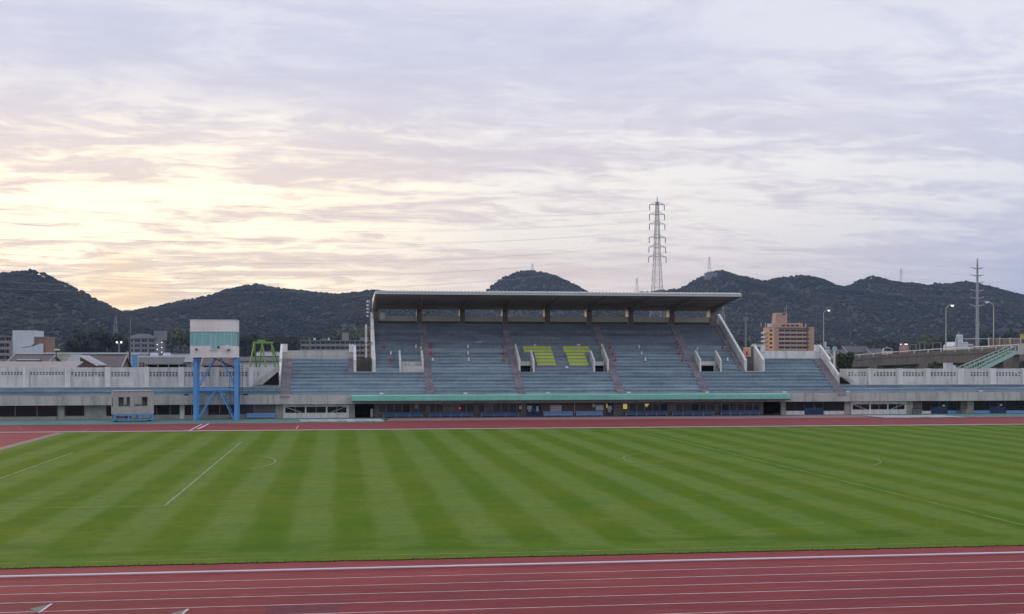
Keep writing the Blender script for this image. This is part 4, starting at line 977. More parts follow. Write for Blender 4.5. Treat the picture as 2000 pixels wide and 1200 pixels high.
f = f.build('window', 'frame_mint', tw); MB().quad((cb2 - 0.03, cy0 + 0.1, wz0), (cb2 - 0.03, cy1 - 0.05, wz0), (cb2 - 0.03, cy1 - 0.05, wz1), (cb2 - 0.03, cy0 + 0.1, wz1)).build('pane', 'glass_teal', f)
dx0, dx1 = tpx(411.5), tpx(422)
d_ = MB().box(dx0, dx1, cy0 - 0.05, cy0 - 0.003, PZ(416, 683, cy0), PZ(416, 655.5, cy0)).build('door', 'frame_mint', tw)
MB().quad((dx0 + 0.1, cy0 - 0.054, PZ(416, 681, cy0)), (dx1 - 0.1, cy0 - 0.054, PZ(416, 681, cy0)), (dx1 - 0.1, cy0 - 0.054, PZ(416, 657, cy0)), (dx0 + 0.1, cy0 - 0.054, PZ(416, 657, cy0))).build('pane', 'glass_teal', d_)
MB().box(dx0 - 0.1, dx1 + 0.05, cy0 - 0.12, cy0 - 0.052, PZ(416, 685, cy0), PZ(416, 683.4, cy0)).build('door_step', 'frame_mint', tw)
for (px, py, r, m_) in ((384.5, 683, 0.13, 'steel_dark'), (427, 678.5, 0.15, 'steel_dark'), (444, 679, 0.27, 'white_plastic'), (447, 684, 0.12, 'steel_dark')):
    x, z = P(px, py, cy0); q = MB(); q.bar((x, cy0 - 0.30, z), (x, cy0 - 0.003, z), r, 10, r * 0.5); q.build('loudspeaker' if m_ == 'steel_dark' else 'dish', m_, tw)
# stair and caged ladder at the rear leg
q = MB(); yl = YT1 - 0.6; xs_ = xr - 0.35
for k in range(26):
    z = 0.2 + k * 0.24
    if z < zb - 0.2: q.bar((xs_ - 0.45, yl, z), (xs_ + 0.05, yl, z), 0.035)
for xx in (xs_ - 0.45, xs_ + 0.05): q.bar((xx, yl, 0), (xx, yl, 4.6), 0.03)
q.build('ladder', 'steel_dark', tw)
q = MB(); x2 = xr + 0.28
for k in range(14): q.bar((x2 - 0.02, yl - 0.4, 2.9 + k * 0.2), (x2 + 0.28, yl - 0.4, 2.9 + k * 0.2), 0.035)
for xx in (x2 - 0.02, x2 + 0.28): q.bar((xx, yl - 0.4, 1.6), (xx, yl - 0.4, 5.7), 0.028)
q.build('ladder', 'steel_dark', tw)
q = MB(); x3 = xr - 0.3; q.bar((x3 - 2.2, yl, zb), (x3 + 0.1, yl, zb - 1.1), 0.06); q.bar((x3 - 2.0, yl + 0.3, zb - 0.1), (x3 + 0.1, yl + 0.3, zb - 1.2), 0.06); q.bar((x3 - 0.1, yl, zb - 0.1), (x3 - 0.1, yl, 3.2), 0.03)
q.build('stair_flight', 'steel_dark', tw)

# ------------------------------------------------------------------ booth on a blue cart
bt = thing('judges_booth', 'small greyish cream booth with two windows on a blue wheeled cart', 'booth', (PX(259, 126.3), 126.3, 0), rz=R(19))
bw = 1.88; zf, zt2 = 0.78, 3.05
q = MB()
wz = (1.55, 2.52)
for (x0, x1, z0_, z1_) in ((-bw, bw, zf, wz[0]), (-bw, bw, wz[1], zt2), (-bw, -bw + 0.35, wz[0], wz[1]), (-0.35, 0.02, wz[0], wz[1]), (1.35, bw, wz[0], wz[1])): q.box(x0, x1, -0.75, -0.69, z0_, z1_)
q.build('front_wall', 'booth_grey', bt, True)
q = MB()
for (x0, x1, z0_, z1_) in ((-bw, bw, zf, 1.7), (-bw, bw, wz[1] - 0.05, zt2), (-bw, -0.75, 1.7, wz[1] - 0.05), (-0.45, 0.3, 1.7, wz[1] - 0.05), (1.05, bw, 1.7, wz[1] - 0.05)): q.box(x0, x1, 0.69, 0.75, z0_, z1_)
q.build('back_wall', 'booth_grey', bt, True)
for s in (-1, 1):
    q = MB(); x0, x1 = (-bw - 0.06, -bw) if s < 0 else (bw, bw + 0.06)
    for (y0_, y1_, z0_, z1_) in ((-0.75, 0.75, zf, 1.5), (-0.75, 0.75, 2.45, zt2), (-0.75, -0.35, 1.5, 2.45), (0.35, 0.75, 1.5, 2.45)): q.box(x0, x1, y0_, y1_, z0_, z1_)
    q.build('side_wall', 'booth_grey', bt, True)
    MB().quad((s * (bw + 0.03), -0.35, 1.5), (s * (bw + 0.03), 0.35, 1.5), (s * (bw + 0.03), 0.35, 2.45), (s * (bw + 0.03), -0.35, 2.45)).build('window', 'glass_dark', bt, True)
MB().box(-bw - 0.08, bw + 0.08, -0.82, 0.82, zt2, zt2 + 0.06).build('roof', 'booth_grey', bt, True)
MB().box(-bw, bw, -0.68, 0.68, zf, zf + 0.05).build('floor', 'dark_concrete', bt, True)
MB().box(-bw + 0.3, bw - 0.5, -0.2, 0.3, 1.35, 1.5).build('table', 'wood_brown', bt, True)
for (x0, x1) in ((-bw + 0.35, -0.35), (0.02, 1.35)):
    q = MB()
    for (p, q_, r_, s_) in ((x0, x0 + 0.05, wz[0], wz[1]), (x1 - 0.05, x1, wz[0], wz[1]), (x0 + 0.05, x1 - 0.05, wz[0], wz[0] + 0.05), (x0 + 0.05, x1 - 0.05, wz[1] - 0.05, wz[1]), ((x0 + x1) / 2 - 0.02, (x0 + x1) / 2 + 0.02, wz[0] + 0.05, wz[1] - 0.05)): q.box(p, q_, -0.765, -0.715, r_, s_)
    q.build('window_frame', 'frame_alu', bt, True)
q = MB()
for y in (-0.72, 0.72):
    for z in (0.22, 0.70): q.box(-bw, bw, y - 0.05, y + 0.05, z - 0.05, z + 0.05)
    for x in (-bw + 0.05, -0.5, 0.55, bw - 0.05): q.box(x - 0.05, x + 0.05, y - 0.051, y + 0.051, 0.271, 0.649)
for x in (-bw + 0.05, bw - 0.05):
    for z in (0.22, 0.70): q.box(x - 0.05, x + 0.05, -0.669, 0.669, z - 0.049, z + 0.049)
q.build('cart_frame', 'tower_blue', bt, True)
MB().box(-bw + 0.25, -0.2, -0.5, 0.5, 0.40, 0.52).build('tray', 'steel_dark', bt, True)
for x in (-bw + 0.25, bw - 0.25):
    for y in (-0.66, 0.66): MB().bar((x, y - 0.04, 0.10), (x, y + 0.04, 0.10), 0.10, 12).build('wheel', 'black_plastic', bt, True)

# ------------------------------------------------------------------ white mats on the apron and other loose things
def mat_row(p0, p1, py, label, n):
    y0 = G(p0, py + 1.5)[1]; a, b = PX(p0, y0), PX(p1, y0)
    t = thing('ground_cover', label, 'ground cover', ((a + b) / 2, y0, 0)); w = (b - a) / n
    for k in range(n):
        d = 0.5 * math.sin(k * 2.1); sk = 0.3
        x0, x1 = a + k * w + 0.02, a + (k + 1) * w - 0.02
        MB().prism([(x0, y0 + d), (x1, y0 + d * 0.3), (x1 - sk, y0 + 4.6), (x0 - sk, y0 + 4.6)], 'z', 0.03, 0.09).build('cover_board', 'pale_sheet', t)
    for k in range(n): MB().box(a + k * w + 0.3, a + k * w + 0.8, y0 + 0.7, y0 + 4.2, 0.005, 0.029).build('skid', 'steel_dark', t)
mat('pale_sheet', (0.40, 0.43, 0.42), 0.8, (0.27, 0.30, 0.29), 0.8, 0.7, rnd=0.12)
mat_row(586, 752, 824, 'flat pale cover boards lying on the apron before the dark passage', 9)
mat_row(1727, 1885, 816, 'flat pale cover boards lying on the apron in front of the shuttered windows', 9)
x, y = PX(726.5, YW + 0.5), YW + 0.5
t = thing('wrapped_bundle', 'pale wrapped bundle standing upright in the dark passage', 'bundle', (x, y, 0))
MB().lathe((x, y, 0), [(0.16, 0), (0.19, 0.25), (0.17, 0.6), (0.2, 0.78), (0.12, 0.92), (0.05, 0.97)], 9).build('wrapping', 'white_paint', t, smooth=True)
MB().lathe((x, y, 0.62), [(0.185, 0), (0.19, 0.04)], 9).build('strap', 'steel_grey', t)
# low racks by the far doors
for (px, wh) in ((1790, 'beside the white panel'), (1877, 'beside the pale blue panels')):
    xx = PX(px, YW - 0.5); t = thing('bicycle_rack', 'dark metal bicycle rack by the wall ' + wh, 'rack', (xx, YW - 0.5, 0), 'bicycle racks by the wall')
    for k in range(5):
        q = MB(); o = xx - 0.4 + k * 0.2; q.path([(o, YW - 0.7, 0), (o, YW - 0.7, 0.62), (o, YW - 0.3, 0.62), (o, YW - 0.3, 0)], 0.03); q.build('hoop', 'steel_dark', t)
    MB().box(xx - 0.5, xx + 0.5, YW - 0.72, YW - 0.66, 0.28, 0.34).build('rail', 'steel_dark', t)

# ------------------------------------------------------------------ power pylon, monopole and cables
YPY = 520
def pyl(px, py): return P(px, py, YPY)
py_ = thing('power_pylon', 'tall grey lattice power pylon with six pairs of arms rising behind the roof', 'pylon', (PX(1283.5, YPY), YPY, 0))
cxp = PX(1283.5, YPY)
def hw(z):
    zs = [0, PZ(1283, 570, YPY), PZ(1283, 502, YPY), PZ(1283, 395, YPY)]; ws = [5.2, 2.75, 1.75, 0.7]
    return float(np.interp(z, zs, ws))
def corner(k, z):
    a = R(10 + 90 * k); w = hw(z); return (cxp + w * math.cos(a), YPY + w * math.sin(a), z)
ztop = PZ(1283, 395, YPY)
zz = [0]; 
while zz[-1] < ztop - 2.0: zz.append(zz[-1] + max(2.0, hw(zz[-1]) * 1.35))
zz[-1] = ztop
q = MB()
for k in range(4):
    for a, b in zip(zz, zz[1:]): q.bar(corner(k, a), corner(k, b), 0.125)
q.build('tower_leg', 'pylon_steel', py_)
q = MB()
for a, b in zip(zz, zz[1:]):
    for k in range(4):
        q.bar(corner(k, a), corner(k + 1, b), 0.06, 3); q.bar(corner(k + 1, a), corner(k, b), 0.06, 3); q.bar(corner(k, b), corner(k + 1, b), 0.055, 3)
q.build('bracing', 'pylon_steel', py_)
MB().bar((cxp, YPY, ztop - 1), (cxp, YPY, PZ(1283, 384, YPY)), 0.35, 4, 0.15).build('mast_top', 'pylon_steel', py_)
ARM = []
for (yy, lx, rx) in ((400, 1269, 1297.5), (419, 1268.5, 1298), (438, 1268.5, 1298.5), (464, 1268, 1299.5), (483, 1267.5, 1300), (502, 1267, 1301)):
    z = PZ(1283, yy, YPY); za = PZ(1283, yy - 6, YPY); xl_, xr_ = PX(lx, YPY), PX(rx, YPY); w = hw(z); q = MB()
    for yo in (-0.6, 0.6):
        q.bar((xl_, YPY, z), (cxp, YPY + yo, z), 0.12); q.bar((xr_, YPY, z), (cxp, YPY + yo, z), 0.12)
    q.bar((xl_, YPY, z), (cxp, YPY, za), 0.12); q.bar((xr_, YPY, z), (cxp, YPY, za), 0.12)
    for f_ in (0.4, 0.7):
        for e in (xl_, xr_): q.bar((cxp + (e - cxp) * f_, YPY, z), (cxp + (e - cxp) * f_, YPY, z + (za - z) * (1 - f_)), 0.07)
    q.build('cross_arm', 'pylon_steel', py_)
    zi = PZ(1283, yy + 11, YPY)
    for e in (xl_, xr_):
        q = MB()
        q.bar((e, YPY, z), (e, YPY, zi), 0.16, 6)
        for j in range(5): q.lathe((e, YPY, zi + (z - zi) * j / 5), [(0.16, 0), (0.24, 0.05), (0.16, 0.16)], 6)
        q.build('insulator', 'steel_dark', py_)
    ARM.append((xl_, xr_, zi, z))
# monopole
YM = 480
mp_ = thing('power_pole', 'tall pale tubular power pole with short arms beside the elevated road', 'pylon', (PX(1909, YM), YM, 0))
xm_ = PX(1909, YM); zmt = PZ(1909, 505, YM)
MB().bar((xm_, YM, 0), (xm_, YM, zmt - 3), 0.85, 12, 0.42).build('pole', 'steel_grey', mp_)
MB().bar((xm_, YM, zmt - 3), (xm_, YM, zmt), 0.42, 10, 0.2).build('pole_top', 'steel_grey', mp_)
MARM = []
for (yy, h) in ((523, 13), (537, 14), (551, 14), (567, 14), (581, 15), (596, 16)):
    z = PZ(1909, yy, YM); w = h * YM / F * 0.98
    for s in (-1, 1):
        q = MB(); q.bar((xm_ + s * 0.4, YM, z - 0.5), (xm_ + s * w, YM, z), 0.26, 6, 0.16); q.bar((xm_ + s * w, YM, z), (xm_ + s * w, YM + 1.0, z + 0.5), 0.07); q.build('cross_arm', 'steel_grey', mp_)
    MARM.append((xm_ - w, z))
for zz_ in (PZ(1909, 634, YM), PZ(1909, 600, YM)): MB().lathe((xm_, YM, zz_), [(0.8, 0), (0.86, 0.1), (0.8, 0.4)], 12).build('flange', 'steel_grey', mp_)
def cable(name, a, b, sag, r, label, group):
    a, b = Vector(a), Vector(b); q = MB(); n = 26; pts_ = []
    for i in range(n + 1):
        k = i / n; p = a.lerp(b, k); p.z -= 4 * sag * k * (1 - k); pts_.append(tuple(p))
    q.path(pts_, r, 3); tag(q.build(name, 'cable'), label, 'power cable', group); return q
lev = ['topmost', 'second', 'third', 'fourth', 'fifth', 'lowest']
zB = [73, 65, 58, 50, 43, 37.5]
for k, (xl_, xr_, zi, z) in enumerate(ARM):
    for s, e in enumerate((xl_, xr_)):
        off = -6 if s == 0 else 5
        cable('power_cable', (e, YPY, zi), (-240 + off, 334 - off * 1.2, zB[k] + (0 if s == 0 else 2.2)), 14.0, 0.027, f'{lev[k]} thin cable from the lattice pylon across the sunset sky, ' + ('upper strand' if s else 'lower strand') + ' of its pair', 'cables over the sunset side')
    zz_ = MARM[k][1]
    cable('power_cable', (xr_, YPY, zi), (MARM[k][0], YM, zz_), 5.5 - k * 0.3, 0.018, f'{lev[k]} thin cable running down from the lattice pylon to the tubular pole', 'cables towards the tubular pole')
    cable('power_cable', (MARM[k][0] + 7, YM, zz_), (xm_ + 260, YM - 150, zz_ + 6), 7, 0.018, f'{lev[k]} thin cable leaving the tubular pole out of the frame', 'cables past the tubular pole')
# small far pylons on the ridges and in the town
def small_pylon(px, ytop, ybot, Y, label, w, name='far_pylon', m='steel_grey'):
    x, zt0 = P(px, ytop, Y); zb0 = PZ(px, ybot, Y); t = thing(name, label, 'pylon', (x, Y, zb0)); q = MB(); h = zt0 - zb0
    def c(k, f_): return (x + w * (1 - 0.82 * f_) * math.cos(R(45 + 90 * k)), Y + w * (1 - 0.82 * f_) * math.sin(R(45 + 90 * k)), zb0 + h * f_)
    n = 7; rad = max(0.08, Y * 0.000085); w = w * 0.75
    for k in range(4):
        for j in range(n): q.bar(c(k, j / n), c(k, (j + 1) / n), rad, 3); q.bar(c(k, j / n), c(k + 1, (j + 1) / n), rad * 0.6, 3)
    q.build('lattice', m, t); q = MB()
    for f_ in (0.72, 0.84, 0.96): q.bar((x - w * 0.8, Y, zb0 + h * f_), (x + w * 0.8, Y, zb0 + h * f_), rad, 3)
    q.build('cross_arm', m, t); return t
small_pylon(1385.5, 502, 534, 1830, 'small faint pylon on the highest peak beside the tall pylon', 4.5)
small_pylon(1244, 543, 574, 1840, 'small faint pylon on the low ridge left of the tall pylon', 4.5)
small_pylon(1040, 515, 530, 2040, 'tiny mast on the round hilltop behind the roof', 3.5)
small_pylon(1760, 525, 560, 1840, 'small faint pylon in the saddle left of the tubular pole', 4.5)
small_pylon(226, 617, 652, 900, 'pale lattice pylon below the dip between the two wooded hills', 2.4)
small_pylon(1412.5, 598, 660, 600, 'lattice mast seen just under the tip of the stand roof', 2.6)
xk, zk = P(1386, 535, 1815); t = thing('relay_hut', 'pale hut at the foot of the peak pylon', 'hut', (xk, 1815, zk - 8)); MB().box(xk - 8, xk + 10, 1808, 1816, zk - 14, zk).build('wall', 'wall_grey', t); MB().box(xk - 8.6, xk + 10.6, 1807.5, 1816.5, zk + 0.01, zk + 1).build('roof', 'roof_grey', t)

# ------------------------------------------------------------------ trees
def leaf_cloud(n, rx, rz, seed, leaf=0.30, lumps=9):
    g = random.Random(seed); q = MB(); cs = []
    for k in range(lumps):
        a = g.uniform(0, 6.28); r = g.uniform(0.15, 0.72) * rx; cs.append((r * math.cos(a), r * math.sin(a), g.uniform(-0.6, 0.75) * rz, g.uniform(0.32, 0.62)))
    for i in range(n):
        c = g.choice(cs); u = g.uniform(-1, 1); a = g.uniform(0, 6.28); s = math.sqrt(1 - u * u); rr_ = g.uniform(0.55, 1.05) * c[3]
        p = Vector((c[0] + s * math.cos(a) * rr_ * rx, c[1] + s * math.sin(a) * rr_ * rx, c[2] + u * rr_ * rz))
        w = leaf * g.uniform(0.6, 1.4)
        nrm = Vector((s * math.cos(a), s * math.sin(a), u + 0.3)) + Vector((g.uniform(-.6, .6), g.uniform(-.6, .6), g.uniform(-.6, .6))); nrm.normalize()
        t1 = nrm.orthogonal().normalized(); t2 = nrm.cross(t1)
        b = g.uniform(0, 3.1); t1, t2 = t1 * math.cos(b) + t2 * math.sin(b), t2 * math.cos(b) - t1 * math.sin(b)
        q.quad(p - t1 * w - t2 * w * 0.4, p + t1 * w * 0.2 - t2 * w * 0.8, p + t1 * w + t2 * w * 0.3, p - t1 * w * 0.3 + t2 * w * 0.8)
    return q
def tree_proto(name, label, h, rx, rz, m, seed, n, leaf):
    t = thing(name, label, 'tree', (0, 0, 0), 'trees behind the stand')
    q = MB(); q.bar((0, 0, -0.5), (0.1, 0, h * 0.5), 0.32, 7, 0.2)
    for k in range(5):
        a = k * 1.3; q.bar((0.1, 0, h * (0.3 + 0.05 * k)), (rx * 0.6 * math.cos(a), rx * 0.6 * math.sin(a), h - rz * 0.8), 0.13, 5, 0.05)
    q.build('trunk', 'bark', t, True)
    cr = leaf_cloud(n, rx, rz, seed, leaf); cr.v = [(x, y, z + h - rz) for x, y, z in cr.v]; cr.build('crown', m, t, True)
    return t
TP = {'d': tree_proto('dark_tree', '', 11, 4.6, 4.4, 'leaf_dark', 1, 2300, 0.55), 'g': tree_proto('broad_tree', '', 10, 4.4, 3.8, 'leaf', 2, 2300, 0.5), 'l': tree_proto('pale_tree', '', 9, 4.0, 3.2, 'leaf_light', 3, 1800, 0.5)}
TL = [  # px, top y, distance, kind, size, where
    (84, 668, 560, 'd', 0.9, 'beside the brick block at the frame edge'), (112, 676, 520, 'l', 0.9, 'low behind the cream warehouse'), (141, 660, 560, 'd', 1.2, 'left end of the dark grove'), (165, 648, 570, 'd', 1.35, 'tallest of the dark grove left of the lamp mast'), (188, 646, 560, 'd', 1.3, 'in the middle of the dark grove'), (212, 648, 570, 'g', 1.3, 'behind the twin-headed lamp'), (236, 652, 560, 'd', 1.2, 'just left of the grey apartment block'),
    (258, 640, 980, 'd', 2.0, 'behind the grey apartment block roof'), (285, 642, 980, 'd', 2.0, 'rising over the grey apartment block'), (336, 648, 800, 'g', 1.5, 'right of the lit stair tower'), (352, 642, 800, 'l', 1.6, 'olive crown left of the timing cabin'), (370, 646, 800, 'g', 1.5, 'half hidden by the timing cabin'),
    (478, 654, 700, 'd', 1.5, 'right of the timing cabin'), (500, 652, 690, 'd', 1.5, 'directly above the lime gantry'), (522, 656, 700, 'g', 1.4, 'right of the lime gantry top'), (545, 655, 690, 'd', 1.5, 'above the white corner post'), (566, 658, 700, 'd', 1.4, 'left of the long tan apartment block'), (585, 654, 860, 'g', 1.6, 'behind the end of the long tan block'),
    (610, 650, 900, 'd', 1.7, 'rising above the tan block at its left part'), (640, 648, 900, 'g', 1.7, 'rising above the tan block centre'), (668, 644, 920, 'l', 1.7, 'pale crown behind the tan block tower'), (694, 642, 900, 'l', 1.8, 'pale crown above the tan block end'), (716, 640, 920, 'l', 1.8, 'pale crown next to the stand end wall'),
    (830, 600, 1000, 'l', 1.6, 'seen through the first gap under the roof'), (1170, 606, 1000, 'l', 1.6, 'seen through the gap under the roof right of centre'), (1210, 608, 1000, 'g', 1.6, 'seen through the gap under the roof, greener one'),
    (1430, 668, 700, 'd', 1.3, 'between the end wall and the pale mast'), (1447, 664, 720, 'd', 1.4, 'behind the pale mast'), (1466, 662, 720, 'l', 1.4, 'pale crown beside the orange apartments'),
    (1606, 668, 700, 'd', 1.3, 'right of the orange apartments'), (1632, 672, 700, 'd', 1.3, 'behind the round mint sign'), (1690, 668, 690, 'd', 1.4, 'dark crown beyond the elevated road rail'), (1720, 664, 700, 'd', 1.5, 'dark crown above the white van'), (1748, 666, 700, 'd', 1.4, 'dark crown left of the red truck'), (1785, 660, 700, 'g', 1.6, 'green crown right of the red truck'), (1812, 656, 710, 'l', 1.6, 'pale green crown left of a street lamp'), (1838, 660, 700, 'd', 1.5, 'dark crown behind the lit street lamp'), (1865, 656, 700, 'd', 1.5, 'dark crown behind the white tank'), (1930, 650, 710, 'd', 1.6, 'dark crown behind the panelled barrier'), (1968, 648, 700, 'd', 1.6, 'dark crown at the frame edge beyond the barrier')]
first = set()
for (px, ytop, Y, k, s, wh) in TL:
    x, z = P(px, ytop, Y); p = TP[k]; hh = {'d': 11, 'g': 10, 'l': 9}[k]; kind = {'d': 'dark bushy tree ', 'g': 'mid green bushy tree ', 'l': 'pale olive tree '}[k]
    loc = (x, Y, z - hh * s); 
    if k not in first:
        first.add(k); o = p; o.location = loc; o['label'] = kind + wh; o.scale = (s, s, s)
    else: o = copy_tree(p, loc, kind + wh, random.uniform(0, 6.28), (s, s, s))
# the round bush and hedge behind the right-hand wall
def bush(px0, px1, ytop, Y, m, label, n=2200, leaf=0.16):
    a, b = PX(px0, Y), PX(px1, Y); z = PZ((px0 + px1) / 2, ytop, Y); rx = (b - a) / 2; rz = 1.5
    t = thing('bush', label, 'bush', ((a + b) / 2, Y, 0), 'bushes behind the wall'); q = leaf_cloud(n, rx * 0.72, rz, int(px0), leaf, 12); q.v = [(x, y * (1.6 / max(rx, 1.6)), v + z - rz) for x, y, v in q.v]; q.build('foliage', m, t, True)
    MB().bar((0, 0, -0.2), (0, 0, z - rz), 0.15, 6).build('stem', 'bark', t, True)
bush(1630, 1674, 691, 160, 'leaf', 'round dark green bush behind the white wall near the round mint sign', 3000)
bush(1765, 1800, 712, 200, 'leaf_dark', 'low dark bush under the elevated road', 1200)
bush(1800, 1840, 710, 205, 'leaf', 'low green bush by the white box under the elevated road', 1200)

# ------------------------------------------------------------------ town on the left
def gable_house(name, px0, px1, yridge, yeave, Y, depth, roofm, wallm, label, cat='house', ridge='x', zbase=0):
    x0, x1 = PX(px0, Y), PX(px1, Y); zr_, ze = PZ((px0 + px1) / 2, yridge, Y + (depth / 2 if ridge == 'x' else 0)), PZ((px0 + px1) / 2, yeave, Y)
    t = thing(name, label, cat, ((x0 + x1) / 2, Y, zbase))
    if ridge == 'x':
        ym = Y + depth / 2
        MB().prism([(Y + 0.3, zbase), (Y + 0.3, ze - 0.1), (ym, zr_ - 0.25), (Y + depth - 0.3, ze - 0.1), (Y + depth - 0.3, zbase)], 'x', x0 + 0.4, x1 - 0.4).build('wall', wallm, t)
        r_ = MB().prism([(Y - 0.2, ze - 0.12), (ym, zr_), (Y + depth + 0.2, ze - 0.12), (Y + depth + 0.2, ze - 0.25), (ym, zr_ - 0.18), (Y - 0.2, ze - 0.25)], 'x', x0, x1).build('roof', roofm, t)
        MB().box(x0 - 0.02, x1 + 0.02, ym - 0.15, ym + 0.15, zr_ + 0.0, zr_ + 0.14).build('ridge_cap', roofm, r_)
        n = max(6, int((x1 - x0) / 0.5)); q = MB()
        for k in range(n): 
            xx = x0 + (x1 - x0) * (k + 0.5) / n; q.bar((xx, Y - 0.2, ze - 0.10), (xx, ym, zr_ + 0.02), 0.05, 3)
        q.build('roof_batten', roofm, r_)
        for s in (x0, x1): MB().prism([(Y - 0.25, ze - 0.05), (ym, zr_ + 0.06), (ym, zr_ - 0.24), (Y - 0.25, ze - 0.34)], 'x', s - 0.1, s + 0.1).build('bargeboard', 'roof_grey', r_)
    else:
        xm = (x0 + x1) / 2
        MB().prism([(x0 + 0.3, zbase), (x0 + 0.3, ze - 0.1), (xm, zr_ - 0.25), (x1 - 0.3, ze - 0.1), (x1 - 0.3, zbase)], 'y', Y + 0.3, Y + depth).build('wall', wallm, t)
        MB().prism([(x0, ze - 0.12), (xm, zr_), (x1, ze - 0.12), (x1, ze - 0.25), (xm, zr_ - 0.18), (x0, ze - 0.25)], 'y', Y, Y + depth + 0.3).build('roof', roofm, t)
        MB().prism([(x0 - 0.05, ze - 0.1), (xm, zr_ + 0.08), (x1 + 0.05, ze - 0.1), (x1, ze - 0.32), (xm, zr_ - 0.2), (x0, ze - 0.32)], 'y', Y - 0.08, Y - 0.003).build('bargeboard', 'white_paint', t)
    return t
# long light shed roof just behind the wall
Y = 168; x0, x1 = PX(-80, Y), PX(143, Y); ze = PZ(50, 721, Y); zr_ = PZ(50, 706.5, Y + 6)
t = thing('shed', 'long shed with a pale pinkish ribbed metal roof behind the block wall', 'shed', ((x0 + x1) / 2, Y, 0))
MB().box(x0 + 0.3, x1 - 0.3, Y + 0.3, Y + 6, 0, ze - 0.15).build('wall', 'wall_cream', t)
r_ = MB().prism([(Y, ze), (Y + 6.2, zr_), (Y + 6.2, zr_ - 0.15), (Y, ze - 0.15)], 'x', x0, x1).build('roof', 'roof_pink', t)
q = MB(); n = 60
for k in range(n): xx = x0 + (x1 - x0) * (k + 0.5) / n; q.bar((xx, Y, ze + 0.02), (xx, Y + 6.2, zr_ + 0.02), 0.06, 3)
q.build('roof_rib', 'roof_pink', r_)
# shed gable end triangle
gable_house('tiled_house', 12, 94, 693.5, 708, 240, 12, 'tile_brown', 'wall_cream', 'house with a brown tiled roof and a pale skylight strip')
xh, zh = P(55, 704, 239); t = thing('skylight_hood', 'pale flat hood above a dark opening on the brown tiled roof', 'canopy', (xh, 239, zh)); a, b = PX(35, 239), PX(75, 239)
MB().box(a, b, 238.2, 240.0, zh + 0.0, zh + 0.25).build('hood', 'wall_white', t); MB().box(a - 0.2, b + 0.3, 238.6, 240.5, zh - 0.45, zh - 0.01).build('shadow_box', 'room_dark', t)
gable_house('gabled_house', 116, 190, 694, 712, 225, 9, 'roof_grey', 'wood_brown', 'brown gabled house with satellite dish and grey roof edge', ridge='y')
gable_house('gabled_house', 150, 238, 694, 716, 236, 11, 'tile_brown', 'wood_brown', 'house with a long dull reddish roof beside the cream warehouse')
xd, zd = P(140, 703, 224); q = MB(); q.bar((xd, 223.6, zd), (xd, 223.8, zd), 0.5, 14, 0.3); tag(q.build('satellite_dish', 'white_plastic'), 'white satellite dish on the gable of the brown house', 'dish')
xd, zd = P(148, 707, 224); q = MB(); q.box(xd - 0.7, xd + 0.7, 223.2, 224.2, zd - 0.2, zd + 1.3); tq = q.build('rooftop_tank', 'wall_white'); tag(tq, 'pale boxy tank beside the satellite dish', 'tank'); MB().box(xd - 0.9, xd + 0.9, 223.0, 224.2, zd - 1.3, zd - 0.21).build('tank_stand', 'steel_dark', tq)
# cream warehouse
Y = 330; x0, x1 = PX(86, Y), PX(272, Y); zt3 = PZ(180, 689, Y)
t = thing('warehouse', 'long low cream warehouse wall behind the tiled houses', 'warehouse', ((x0 + x1) / 2, Y, 0))
MB().box(x0, x1, Y, Y + 14, 0, zt3 - 0.3).build('wall', 'wall_cream', t); MB().box(x0 - 0.2, x1 + 0.2, Y - 0.2, Y + 14.2, zt3 - 0.299, zt3).build('roof', 'roof_metal', t)
for k in range(9): xx = x0 + (x1 - x0) * (k + 0.5) / 9; MB().box(xx - 0.1, xx + 0.1, Y - 0.1, Y - 0.002, 0, zt3 - 0.32).build('rib', 'wall_cream', t)
# white building with curved sweep and brick flank
Y = 400; t = thing('white_hall', 'white windowless tower block with a curved lower roof and a brick flank', 'building', (PX(50, Y), Y, 0))
pts_ = [P(x, y, Y) for x, y in ((23.5, 720), (23.5, 645.5), (64.5, 645.5), (64.5, 672), (60, 676), (40, 679), (36, 720))]
MB().prism(pts_, 'y', Y + 0.5, Y + 14).build('tower_wall', 'wall_white', t)
pts_ = [P(x, y, Y) for x, y in ((34, 720), (34, 680), (52, 679), (66, 676), (74, 673), (79, 671.5), (84, 672), (84, 720))]
MB().prism(pts_, 'y', Y, Y + 0.45).build('curved_wall', 'wall_white', t)
q = MB(); a_, b_2 = P(64.7, 660, Y), P(87, 720, Y); q.box(a_[0], b_2[0], Y + 2, Y + 14, 0, a_[1]); q.build('brick_flank', 'wall_brick', t)
MB().box(PX(64.7, Y), PX(88, Y), Y + 1.7, Y + 14, a_[1] + 0.001, a_[1] + 0.35).build('roof_edge', 'wall_tan', t)
MB().box(PX(18, Y), PX(23.3, Y), Y + 0.2, Y + 10, 0, PZ(20, 667, Y)).build('side_block', 'wall_tan', t)
